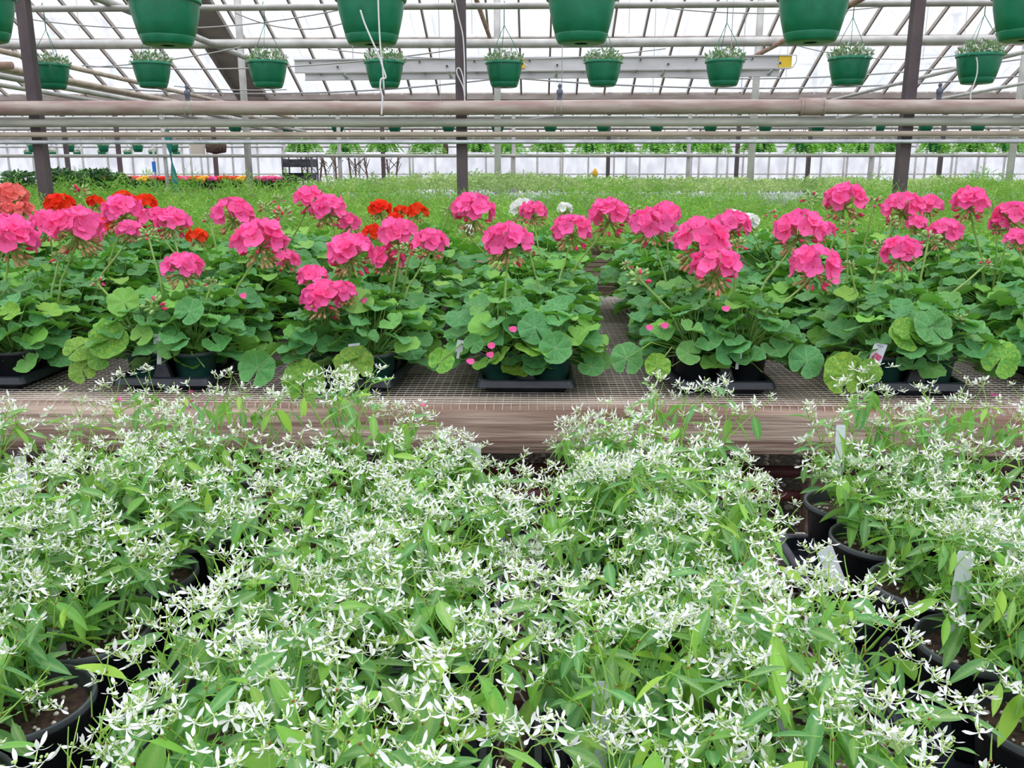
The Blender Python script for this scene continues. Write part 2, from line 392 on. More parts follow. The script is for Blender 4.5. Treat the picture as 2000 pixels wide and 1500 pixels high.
# walls: far wall in separate sheets with studs, side and rear walls
wb = empty('wall_back', (0, 41.5, 0), kind='structure')
sh = MB(); sh.box((0, 0, GZ/2), (1.10, 0.02, GZ)); sme = sh.mesh('wall_panel', M['wallpane'])
st = MB(); st.box((0, -0.05, GZ/2), (0.07, 0.08, GZ)); stm = st.mesh('stud', M['galv'])
for i in range(44):
    x = -25.4 + i*1.18
    inst('wall_panel', sme, wb, T((x, 0, 0))); inst('stud', stm, wb, T((x+0.59, 0, 0)))
rl = MB(); rl.box((0, -0.1, 1.5), (54, 0.05, 0.06)); rl.build('wall_rail', M['galv'], wb)
for nm, x in (('wall_left', XL), ('wall_right', XR)):
    b = MB(); b.box((x, 19, 1.55), (0.03, 45.3, 3.1)); b.build(nm, M['wallpane'], kind='structure')
b = MB(); b.box((0, -3.72, 1.55), (54, 0.03, 3.1)); b.build('wall_front', M['wallpane'], kind='structure')

# posts
XP = atY(1776, 180, 7.6).x; XPm = atY(901, 180, 7.6).x; XPl = atY(66, 180, 7.6).x; PS = (XP-XPl)/2
for i, (x, nm) in enumerate(((XPl, 'dark wooden gutter post at the left side of the glasshouse'), (XPm, 'dark wooden gutter post in the middle, white cable tied to it'), (XP, 'dark wooden gutter post at the right, behind the pink geraniums'))):
    b = MB(); b.box((0, 0, 1.5), (0.088, 0.088, 3.0)); b.box((0, 0, 2.97), (0.2, 0.13, 0.06)); b.box((0, 0, 0.03), (0.14, 0.14, 0.06))
    b.build('support_post', M['post'], M_=T((x, 7.6, 0)), label=nm, cat='post', group='dark gutter posts')
k = 0
for x in (-6.5*PS/1, ):
    pass
def posts(Y, pxs, w, mname, top, word, grp, round_=True, lead=True):
    for i, px in enumerate(pxs):
        x = atY(px, 300, Y).x; b = MB()
        if round_: b.tube([(0, 0, 0), (0, 0, top)], w/2, 10)
        else: b.box((0, 0, top/2), (w, w, top))
        b.box((0, 0, 0.02), (w*2, w*2, 0.04)); b.box((0, 0, top-0.03), (w*1.8, w*1.5, 0.06))
        b.build('steel_post' if round_ else 'support_post', M[mname], M_=T((x, Y, 0)), label='%s, %s from the left' % (word, ORD[i]), cat='post', group=grp)
posts(13.25, [-20, 484, 972, 1468, 1977], 0.10, 'galv', 5.62, 'pale galvanised ridge post standing beyond the hanging baskets', 'ridge posts')
posts(18.9, [322, 663, 1003, 1345, 1702], 0.085, 'galv', 3.0, 'thin pale steel gutter post in the second row of gutter posts', 'second gutter posts')
posts(24.5, [130, 232, 420, 748, 1188, 1440, 1580, 1838], 0.10, 'post', 5.55, 'dark narrow ridge post far back among the benches', 'far ridge posts', False)
posts(30.2, [160, 300, 372, 392, 556, 806, 850, 1050, 1095, 1224, 1366, 1422, 1540, 1650, 1720, 1790, 1870, 1925], 0.07, 'galv', 3.0, 'slim steel post before the white far wall', 'far gutter posts')

def pipe(name, pts, r, m, label, n=12, parent=None, group=None, cat='pipe'):
    b = MB(); b.tube(pts, r, n); return b.build(name, M[m], parent, label=label, cat=None if parent else cat, group=group)
# rack of horizontal pipes on the face of the first gutter posts
def hz(py, Y, px=1000): return atY(px, py, Y).z
YR = 7.47
zm = hz(210, YR)
root = pipe('heating_pipe', [(x, YR-0.01, zm+0.004*math.sin(x*1.3)) for x in np.linspace(-9, 9, 30)], 0.057, 'main', 'thick dusty brown-grey heating pipe running across in front of the dark posts', 16)
cx = atY(1585, 212, YR).x
b = MB(); b.tube([(cx-0.09, YR-0.01, zm), (cx+0.09, YR-0.01, zm)], 0.068, 16)
for q in (-0.09, 0.09): b.tube([(cx+q-0.008, YR-0.01, zm), (cx+q+0.008, YR-0.01, zm)], 0.072, 16, 0)
b.build('pipe_collar', M['main'], root, label='pinkish sleeve joint')
for px in (370, 1090):
    x = atY(px, 210, YR).x; b = MB()
    for q in (-0.025, 0.025): b.tube([(x+q-0.006, YR-0.01, zm), (x+q+0.006, YR-0.01, zm)], 0.062, 16)
    b.build('weld_ring', M['pipegrey'], root)
for px, w in ((1093, 'middle'), (1833, 'right side'), (367, 'left side')):
    x = atY(px, 190, YR).x; b = MB()
    b.lathe([(0.02, 0), (0.02, 0.04), (0.026, 0.045), (0.026, 0.075), (0.012, 0.085), (0.012, 0.10), (0.018, 0.105), (0.010, 0.125), (0.0, 0.13)], 10, (x, YR-0.01, zm+0.057))
    b.build('sprinkler_nozzle', M['nozzle'], label='small grey sprinkler nozzle standing on the thick heating pipe, %s' % w, cat='sprinkler', group='sprinkler nozzles')
for py, r, m, lb in ((239, 0.033, 'pipegrey', 'grey-green pipe directly below the thick heating pipe'), (261.5, 0.022, 'pipetan', 'tan pipe, third down on the dark posts'), (276.5, 0.0165, 'bright', 'bright silvery conduit, lowest of the pipes across the posts')):
    z = hz(py, YR+0.03); pipe('heating_pipe' if r > .02 else 'conduit', [(-9, YR+0.03, z), (0, YR+0.03, z-.003), (9, YR+0.03, z)], r, m, lb)
# other cross pipes
Y2 = 8.0
zb2 = hz(14, Y2); pipe('support_rail', [(-11, Y2, zb2), (11, Y2, zb2+.02)], 0.027, 'galv', 'white rail from which the second row of green baskets hangs')
Y1 = 4.45
pipe('support_rail', [(-5, Y1, 2.72), (5, Y1, 2.72)], 0.025, 'galv', 'white rail above the frame carrying the large near baskets')
z9 = hz(85, 10.5); pipe('heating_pipe', [(-13, 10.5, z9+.03), (0, 10.5, z9), (13, 10.5, z9+.05)], 0.05, 'galv', 'pale painted pipe crossing under the roof behind the baskets')
z18 = hz(304, 18.8); pipe('support_rail', [(-20, 18.8, z18), (20, 18.8, z18)], 0.035, 'pipegrey', 'thin grey rail crossing low in front of the white far wall')
for py, Y, r, m, lb in ((229, 19.2, 0.03, 'pipegrey', 'grey pipe just under the second gutter'), (233, 25, 0.05, 'pipetan', 'tan pipe in the next bay, beneath its roof'), (250, 30, 0.05, 'galv', 'pale pipe beneath the third gutter'), (286, 36, .045, 'galv', 'pale rail close to the far wall'), (268, 30.1, .05, 'pipegrey', 'grey pipe behind the far basket row'), (222, 22, .03, 'galv', 'thin white truss rail in the next bay')):
    z = hz(py, Y); pipe('heating_pipe', [(-Y*.72, Y, z), (Y*.72, Y, z)], r, m, lb, 8)

# pipes and braces running towards the far end
def deep(px, py, Z, Ya, Yb, r, m, label, group=None):
    p = atZ(px, py, Z); pipe('brace_pipe', [(p.x, Ya, Z), (p.x, Yb, Z)], r, m, label, 10, group=group)
deep(388, 75, 2.95, 3.0, 13.2, 0.035, 'galv', 'pale pipe running back from behind the large left basket to a ridge post')
deep(1384, 159, 2.9, 2.0, 12.9, 0.028, 'rust', 'rusty pipe running back from behind the large right basket')
deep(1874, 133, 2.75, 3.0, 18.0, 0.025, 'galv', 'pale slanting pipe behind the right dark post')
deep(1940, 174, 2.6, 3.0, 18.6, 0.022, 'galv', 'lower pale pipe at the far right under the gutter')
deep(957, 75, 3.3, 3.0, 13.0, 0.028, 'rust', 'rusty brown pipe coming down to the middle basket of the row')
for i, (px, py, Z) in enumerate(((120, 155, 2.5), (120, 170, 2.35), (160, 136, 2.6), (60, 176, 2.35), (60, 150, 2.7), (250, 185, 2.5))):
    deep(px, py, Z, 3.0, 18.5, 0.032 - .003*i, 'galv' if i % 2 else 'pipetan', 'pale pipe running back at the left behind the baskets, %s of the bundle' % ORD[i], 'left pipe bundle')
# cut end of brown pipe at the far left
p = atY(28, 128, 8.6); pipe('brown_pipe', [(p.x-2, 8.6, p.z+.02), (p.x-0.02, 8.6, p.z)], 0.035, 'rust', 'short brown pipe end at the far left beside the dark post')

# sagging cables
def cable(name, a, b, sag, r, m, label, n=24, group=None):
    a, b = Vector(a), Vector(b); pts = [a.lerp(b, t)+Vector((0, 0, -4*sag*t*(1-t))) for t in np.linspace(0, 1, n)]
    bm = MB(); bm.tube(pts, r, 4); return bm.build(name, M[m], label=label, cat='cable', group=group)
for i, (a, b, sg, r) in enumerate((((60, 38, 8.8), (660, 20, 8.8), .12, .006), ((160, 128, 9.4), (900, 95, 9.4), .10, .007), ((180, 131, 9.4), (470, 92, 9.2), .03, .006),
        ((1000, 128, 15), (2000, 115, 15), .25, .012), ((640, 96, 9), (1300, 95, 9), .1, .005), ((1300, 16, 9), (1750, 10, 9), .06, .006), ((460, 25, 8.7), (700, 35, 8.7), .12, .006),
        ((0, 150, 17), (1000, 150, 17), .3, .014), ((1000, 152, 17), (2000, 148, 17), .2, .014), ((340, 168, 9), (560, 175, 9), .02, .005), ((1560, 90, 9.5), (2000, 80, 9.5), .15, .005),
        ((400, 230, 18), (1100, 225, 18), .2, .012), ((1250, 228, 18), (1950, 226, 18), .2, .012))):
    cable('overhead_wire', atY(*a), atY(*b), sg, r, 'wiregrey', 'thin grey wire sagging under the roof, %s counting from the upper left' % ORD[i], group='overhead wires')
# hanging drop wires
for i, (px, a, b, Y) in enumerate(((155, 10, 60, 15), (922, 0, 66, 14), (1097, 90, 187, 9), (1535, 60, 150, 12), (1275, 90, 180, 13), (1802, 0, 118, 14), (860, 90, 196, 12), (1448, 95, 175, 12), (1228, 20, 66, 14), (1884, 20, 66, 14))):
    cable('drop_wire', Vector((atY(px, b, Y).x, Y, slope_z(Y))), atY(px, b, Y), 0.0, 0.004, 'wiregrey', 'thin straight wire hanging down from the roof, %s from left' % ['first', 'third', 'fourth', 'eighth', 'sixth', 'ninth', 'second', 'seventh', 'fifth', 'tenth'][i], 4, group='drop wires')
# white cable with loops on the middle post and the hook hanging before the second big basket
def ppath(name, pts, Y, r, m, label, cat='cable', sub=6, n=6):
    P = [atY(x, y, Y) for x, y in pts]; out = []
    for i in range(len(P)-1):
        p0, p1, p2, p3 = P[max(i-1, 0)], P[i], P[i+1], P[min(i+2, len(P)-1)]
        for k in range(sub):
            t = k/sub
            out.append(0.5*((2*p1)+(p2-p0)*t+(2*p0-5*p1+4*p2-p3)*t*t+(3*p1-p0-3*p2+p3)*t**3))
    out.append(P[-1]); b = MB(); b.tube(out, r, n); return b.build(name, M[m], label=label, cat=cat)
ppath('white_cable', [(889, 0), (896, 35), (904, 70), (907, 120), (908, 190)], 7.53, .006, 'stringw', 'white cable running down the middle dark post')
ppath('cable_loop', [(908, 200), (905, 172), (893, 145), (893, 134), (899, 135), (905, 155), (908, 190)], 7.52, .0055, 'stringw', 'small loop of white cable low on the middle post')
ppath('wire_hook', [(704, 20), (712, 45), (727, 80), (740, 108), (747, 130), (753, 148), (752, 153), (745, 154), (743, 162), (743, 175), (747, 190), (745, 225)], 4.1, .0042, 'stringw', 'bent white hook wire hanging in front of the second large basket', 'hook')
ppath('wire_hook', [(738, -20), (740, 40), (743, 90), (747, 130), (750, 175)], 4.12, .0038, 'stringw', 'straight white wire hanging beside the bent hook wire', 'hook')
ppath('white_cable', [(1907, 112), (1909, 125), (1908, 145), (1902, 165), (1896, 182), (1896, 200)], 7.6, .005, 'stringw', 'white cable trailing over the rightmost basket of the back row')

# ladder lying across under the roof
YL = 9.6
la = atY(575, 117, YL); lb = atY(1545, 108, YL)
lad = empty('extension_ladder', (0, 0, 0), label='long aluminium extension ladder lying level under the roof, yellow tip at its right end', cat='ladder')
dv = lb-la; dn = dv.normalized(); Lx = dv.length; rotl = Matrix.Rotation(-math.atan2(dv.z, dv.x), 3, 'Y')
for tt in (.12, .88):
    c = la+dv*tt; b = MB(); b.tube([c, (c.x, c.y, slope_z(YL))], .004, 4); b.build('hanging_wire', M['wiregrey'], lad)
for dy, dz, hh in ((0, -0.045, 0.125), (0.42, -0.105, 0.07)):
    b = MB(); c = la+dv/2+Vector((0, dy, dz-0.02)); b.box(c, (Lx, 0.02, hh), 0, rotl)
    b.box(c+Vector((0, -.014, hh/2)), (Lx, 0.045, 0.012), 0, rotl); b.box(c+Vector((0, -.014, -hh/2)), (Lx, 0.045, 0.012), 0, rotl)
    b.build('ladder_rail', M['alu'], lad)
nr = 18
rb = MB(); rb.tube([(0, -0.03, 0), (0, 0.42, -0.07)], 0.016, 8); rbm = rb.mesh('rung', M['alu'])
rh = MB(); rh.tube([(0, -0.036, 0), (0, -0.012, 0)], 0.011, 8); rhm = rh.mesh('rung_end', M['hole'])
for i in range(nr):
    c = la+dv*((i+.6)/nr)+Vector((0, 0, -0.03 - (0.045 if i % 2 else 0)))
    inst('rung', rbm, lad, T(c)); inst('rung_end', rhm, lad, T(c))
b = MB(); b.box(lb+Vector((-0.06, -0.012, -0.06)), (0.13, 0.03, 0.13), 0, rotl); b.build('end_cap', M['yellow'], lad, label='yellow plastic end cap')
b = MB(); q = atY(1020, 124, YL-.03); b.box(q, (0.05, 0.02, 0.10)); b.build('yellow_label', M['yellow'], lad)
b = MB(); b.tube([lb+Vector((-.02, -.02, -.0)), lb+Vector((.05, -.02, .0)), lb+Vector((.055, -.02, -.06)), lb+Vector((.02, -.02, -.12)), lb+Vector((-.1, -.02, -.13))], .006, 5); b.build('end_loop', M['alu'], lad)

# ------------------------------------------------------------------ benches
# near bench
NB = 0.73
bench = empty('near_bench', (0, 0, 0), label='near bench of diamond wire mesh over boards, carrying the white euphorbias', cat='bench')
b = MB()
cw, ch = 0.056, 0.026
yy = 0.42; r = 0
while yy < 1.80:
    pts = []
    for i in range(int(3.2/(cw/2))+1):
        x = -1.6+i*cw/2; up_ = (i+r) % 2
        pts.append((x-.009, yy+(ch/2-.001 if up_ else -ch/2+.001), NB-.004+(.003 if up_ else 0))); pts.append((x+.009, yy+(ch/2-.001 if up_ else -ch/2+.001), NB-.004+(.003 if up_ else 0)))
    b.tube(pts, 0.0017, 3, cap=False); yy += ch; r += 1
b.build('diamond_mesh', M['wire'], bench, kind='stuff')
for i, y in enumerate((0.46, 0.66, 0.86, 1.06, 1.26, 1.46, 1.66)):
    b = MB(); b.box((0.0, 0, 0), (3.3, 0.15, 0.03), 0, Matrix.Rotation(.004*(i % 3), 3, 'Z')); b.build('board', M['woodred'], bench, T((0, y, NB-0.03)))
for y in (0.40, 1.78):
    b = MB(); b.box((0, 0, 0), (3.4, 0.04, 0.09)); b.build('side_rail', M['wooddark'], bench, T((0, y, NB-0.06)))
for x in (-1.5, 0.0, 1.5):
    for y in (0.47, 1.72):
        b = MB(); b.box((0, 0, (NB-.1)/2), (0.07, 0.07, NB-.1)); b.build('leg', M['wooddark'], bench, T((x, y, 0)))

# geranium bench
GB = 0.81; BY0, BY1 = 2.58, 5.05
bench2 = empty('geranium_bench', (0, 0, 0), label='long bench with square wire mesh and thick weathered front beam, carrying the geraniums', cat='bench')
b = MB(); NXB = 90; prof = []
for a in range(13):      # rounded thick beam profile (y, z)
    pass
prof = [(0.0, -0.148), (0.0, -0.10), (-.003, -0.06), (0.0, -0.03), (0.006, -0.012), (0.018, -0.003), (0.04, 0.0), (0.13, 0.002), (0.15, -0.01), (0.155, -0.14), (0.15, -0.15), (0.01, -0.152)]
vs = []
for i in range(NXB+1):
    x = -4+8*i/NXB
    for j, (y, z) in enumerate(prof):
        w1 = .004*math.sin(x*2.1+j*.7)+.003*math.sin(x*5.3+j*1.9)+R.uniform(-.0012, .0012)
        vs.append((x, BY0+y+w1, GB-.005+z+(.004*math.sin(x*1.7) if z < -.1 else .0015*math.sin(x*3.1))))
k = len(prof)
b.add(vs, [(i*k+j, (i+1)*k+j, (i+1)*k+(j+1) % k, i*k+(j+1) % k) for i in range(NXB) for j in range(k)])
fb_me = b.mesh('front_beam', M['wood']); inst('front_beam', fb_me, bench2)
for i, (y, w) in enumerate(((2.83, 0.17), (3.01, 0.14), (3.84, 0.19), (4.05, 0.19), (4.75, 0.17))):
    bb = MB(); bb.box((0, 0, 0), (8.0, w, 0.03), 0, Matrix.Rotation(.003*(-1)**i, 3, 'Z')); bb.build('board', M['wooddark'], bench2, T((0, y, GB-.03)))
for x in np.arange(-3.9, 4.0, 1.55):
    bb = MB(); bb.box((0, 1.2, 0), (0.045, 2.25, 0.09)); bb.build('joist', M['wooddark'], bench2, T((x+.1, 2.72, GB-.095)))
for x in (-3.6, -1.36, 0.9, 2.9):
    for y in (2.63, 4.9):
        bb = MB(); bb.box((0, 0, (GB-.155)/2), (0.095, 0.07, GB-.155)); bb.build('leg', M['wooddark'], bench2, T((x, y, 0)))
bb = MB(); bb.box((0, 0, 0), (8, 0.05, 0.14)); bb.build('rear_beam', M['wooddark'], bench2, T((0, 5.03, GB-.08)))
b = MB(); s = 0.0265
x = -3.6
while x < 3.6:
    w0 = .003*math.sin(x*3.3)
    b.tube([(x+.002*math.sin(x*9), 2.585, GB-.016), (x+w0, 2.592, GB+.0005), (x+w0, 3.2, GB+.002), (x-w0, 3.9, GB+.001), (x, 5.03, GB+.001)], 0.0012, 4, cap=False); x += s
y = 2.590
while y < 5.03:
    b.tube([(xx, y+.0025*math.sin(xx*4+y*9)+(0.003*math.sin(xx*11) if y < 2.6 else 0), GB+.0035+.001*math.sin(xx*3+y*5)) for xx in np.linspace(-3.6, 3.6, 22)], 0.0013, 4, cap=False); y += s
b.build('wire_mesh', M['wire'], bench2, kind='stuff')

# pipes under the geranium bench, gravel
p1 = atY(1000, 915, 2.95); pipe('drain_pipe', [(-4, 2.95, p1.z+.01), (4, 2.95, p1.z-.01)], 0.022, 'maroon', 'maroon pipe under the geranium bench')
p2 = atY(1000, 962, 2.7); pipe('drain_pipe', [(-4, 2.7, p2.z), (4, 2.7, p2.z)], 0.018, 'maroon', 'lower dull brown pipe in the dark aisle before the geranium bench')
shelf = MB(); zs = atY(1000, 886, 3.5).z
b = MB()
for i in range(2600):
    q = Vector((R.uniform(-2.2, 2.2), R.uniform(3.0, 5.2), 0.006)); b.ball(q, R.uniform(.010, .024), 0, (1, R.uniform(.7, 1), R.uniform(.5, .8)), Euler((R.random(), R.random(), R.random()*6)).to_matrix(), 5, 3)
b.build('gravel', M['gravel'], label='loose grey-brown gravel on the ground under the geranium bench', cat='gravel', kind='stuff')

# ------------------------------------------------------------------ pots and trays
def pot_mesh(name, rt, rb, h, mats, ridge=True, n=32):
    b = MB(); t = 0.0025; lip = 0.005
    b.lathe([(rb*.5, 0), (rb, 0), (rb+.002, .004), (rt-lip-.003, h-.018), (rt-lip, h-.016), (rt-.001, h-.014), (rt, h-.008)], n, mi=0)
    b.lathe([(rt, h-.008), (rt-.0005, h-.001), (rt-.002, h), (rt-.005, h-.0005), (rt-.006, h-.004), (rt-.009, h-.02), (rt-.014, h-.05)], n, mi=1)
    return b.mesh(name, mats)
def soil_mesh(name, r, z, npl=26):
    b = MB(); n = 20; vs = [(0, 0, z)]
    for k in range(1, 6):
        for j in range(n):
            a = 2*PI*j/n; vs.append((r*k/5*math.cos(a), r*k/5*math.sin(a), z+R.uniform(-.003, .003)))
    fs = [(0, 1+j, 1+(j+1) % n) for j in range(n)] + [(1+(k-1)*n+j, 1+k*n+j, 1+k*n+(j+1) % n, 1+(k-1)*n+(j+1) % n) for k in range(1, 5) for j in range(n)]
    b.add(vs, fs, 0)
    for i in range(npl):
        a = R.uniform(0, 2*PI); q = r*math.sqrt(R.random())*.95
        b.ball((q*math.cos(a), q*math.sin(a), z+.002), R.uniform(.0015, .0045), 1, (1, R.uniform(.7, 1), .8), Euler((R.random()*3, R.random()*3, 0)).to_matrix(), 5, 3)
    return b.mesh(name, [M['soil'], M['perlite']])
EP = pot_mesh('pot', 0.0825, 0.060, 0.145, [M['blackpot'], M['potrim']])
ES = [soil_mesh('soil', 0.073, 0.122, 60) for _ in range(3)]
GPg = pot_mesh('pot', 0.076, 0.056, 0.115, [M['greenpot'], M['potrim']], n=28)
GPb = pot_mesh('pot', 0.076, 0.056, 0.115, [M['blackpot'], M['potrim']], n=28)
GS = [soil_mesh('soil', 0.066, 0.098, 14) for _ in range(2)]

def rrect(w, l, r, z, n=4):
    out = []
    for cx, cy, a0 in ((w/2-r, l/2-r, 0), (-w/2+r, l/2-r, 90), (-w/2+r, -l/2+r, 180), (w/2-r, -l/2+r, 270)):
        for i in range(n+1):
            a = math.radians(a0+90*i/n); out.append((cx+r*math.cos(a), cy+r*math.sin(a), z))
    return out
def tray_mesh(w, l):
    b = MB(); loops = [(.036, 0), (.024, .020), (.004, .021), (0, .024), (.007, .044), (.011, .047), (.020, .0475), (.024, .044), (.028, .018), (.034, .008)]
    vs = []; k = 0
    for ins, z in loops:
        q = rrect(w-2*ins, l-2*ins, .022, z); k = len(q); vs += q
    fs = [(i*k+j, i*k+(j+1) % k, (i+1)*k+(j+1) % k, (i+1)*k+j) for i in range(len(loops)-1) for j in range(k)]
    fs += [tuple(range((len(loops)-1)*k, len(loops)*k)), tuple(range(k-1, -1, -1))]
    b.add(vs, fs, 0, False); return b.mesh('tray', M['tray'])
def divider_mesh(bw, bd, tw, td, h):
    b = MB(); vs = [(-bw/2, -bd/2, 0), (bw/2, -bd/2, 0), (bw/2, bd/2, 0), (-bw/2, bd/2, 0)]
    m_ = .86
    vs += [(-tw/2-.002, -td/2-.002, h*m_), (tw/2+.002, -td/2-.002, h*m_), (tw/2+.002, td/2+.002, h*m_), (-tw/2-.002, td/2+.002, h*m_)]
    vs += [(-tw/2+.003, -td/2+.003, h), (tw/2-.003, -td/2+.003, h), (tw/2-.003, td/2-.003, h), (-tw/2+.003, td/2-.003, h)]
    fs = [(0, 1, 5, 4), (1, 2, 6, 5), (2, 3, 7, 6), (3, 0, 4, 7), (4, 5, 9, 8), (5, 6, 10, 9), (6, 7, 11, 10), (7, 4, 8, 11), (8, 9, 10, 11)]
    b.add(vs, fs, 0, False); return b.mesh('divider', M['tray'])
TM = {}
def make_tray(cx, cy, z, nx, ny, px, py, w, l, rz, label, group):
    key = (w, l)
    if key not in TM: TM[key] = (tray_mesh(w, l), divider_mesh(.062, .024, .014, .010, .076), divider_mesh(.024, .056, .010, .018, .07), divider_mesh(.045, .045, .014, .014, .07))
    tm, da, db, dc = TM[key]
    t = inst('carry_tray', tm, None, T((cx, cy, z)) @ Matrix.Rotation(rz, 4, 'Z'), label=label, cat='tray', group=group)
    for j in (0, 1):
        for i in range(nx-1): inst('divider', da, t, T(((i-(nx-2)/2)*px, (-1 if j == 0 else 1)*(l/2-.034), .018+.022)))
    for i in (0, 1):
        for j in range(ny-1): inst('divider', db, t, T(((-1 if i == 0 else 1)*(w/2-.034), (j-(ny-2)/2)*py, .018+.022)))
    for i in range(nx-1):
        for j in range(ny-1): inst('divider', dc, t, T(((i-(nx-2)/2)*px, (j-(ny-2)/2)*py, .008)))
    return t

# ------------------------------------------------------------------ euphorbia
def leaf_mesh(width, fold, droop, petiole=.12, nseg=7):
    b = MB(); vs = []
    for i in range(nseg+1):
        t = i/nseg; x = petiole+t*(1-petiole)
        w = width*(math.sin(PI*min(1, (t*.97+.015))**0.85))**.9 if t < 1 else 0.002
        z = -droop*x*x
        vs += [(x, -w/2, z+fold*w), (x, -w/4, z+fold*w*.42), (x, 0, z), (x, w/4, z+fold*w*.42), (x, w/2, z+fold*w)]
    fs = [(i*5+j, (i+1)*5+j, (i+1)*5+j+1, i*5+j+1) for i in range(nseg) for j in range(4)]
    b.add(vs, fs, 0); b.vein = [0, 0, 1.0, 0, 0]*(nseg+1); b.tube([(0, 0, 0), (petiole*1.6, 0, -droop*.02)], .012, 4, 1, cap=False)
    return b.mesh('leaf', [M['eleaf'], M['estem']])
EL = [leaf_mesh(.23, .22, .16), leaf_mesh(.27, .18, .22), leaf_mesh(.21, .26, .06), leaf_mesh(.36, .16, .12), leaf_mesh(.28, .2, .3)]

def bract(b, c, az, elev, L, w, curl, twist=0):
    """white spoon-shaped bract"""
    rt = Matrix.Rotation(az, 3, 'Z') @ Matrix.Rotation(-elev, 3, 'Y') @ Matrix.Rotation(twist, 3, 'X')
    n = 5; vs = []
    prof = [.22, .30, .62, .98, .92, .18]
    for i in range(n+1):
        t = i/n; x = L*t; z = curl*L*(t*t) - .10*L*math.sin(PI*t); ww = w*prof[i]/2
        for q in (-1, 0, 1):
            vs.append(Vector(c)+rt @ Vector((x, q*ww, z+abs(q)*ww*.35)))
    b.add(vs, [(i*3+j, (i+1)*3+j, (i+1)*3+j+1, i*3+j+1) for i in range(n) for j in range(2)], 0)
def cluster_mesh(seed, nsub, spread):
    r = random.Random(seed); b = MB()
    for s_ in range(nsub):
        a = 2*PI*s_/nsub+r.uniform(-.5, .5); h = r.uniform(.004, .011) if nsub > 1 else .004
        c = Vector((spread*math.cos(a)*r.uniform(.6, 1.2), spread*math.sin(a)*r.uniform(.6, 1.2), h)) if nsub > 1 else Vector((0, 0, .003))
        b.tube([(0, 0, 0), c*.55+Vector((0, 0, -.001)), c], .0005, 3, 1, cap=False)
        nb = r.choice((3, 4, 4, 5)) if nsub > 1 else 5
        for k in range(nb):
            bract(b, c, a+2*PI*k/nb+r.uniform(-.35, .35), r.uniform(-.35, .55), r.uniform(.0085, .0145), r.uniform(.0029, .0041), r.uniform(-.1, .75), r.uniform(-.5, .5))
        for k in range(3): b.ball(c+Vector((r.uniform(-.0018, .0018), r.uniform(-.0018, .0018), .0022+r.uniform(0, .002))), r.uniform(.0009, .0014), 1, n=5, k=3)
    for k in range(2):
        a = r.uniform(0, 6.28); q = Vector((.006*math.cos(a), .006*math.sin(a), .008+r.uniform(0, .004))); b.tube([(0, 0, 0), q], .0004, 3, 1, cap=False); b.ball(q, .0012, 1, n=5, k=3)
    return b.mesh('flower', [M['bract'], M['egreen']])
EF = [cluster_mesh(s_, n_, sp) for s_, n_, sp in ((1, 1, 0), (2, 2, .008), (3, 2, .007), (4, 3, .011), (5, 1, 0), (6, 3, .012), (7, 2, .009), (8, 1, 0))]

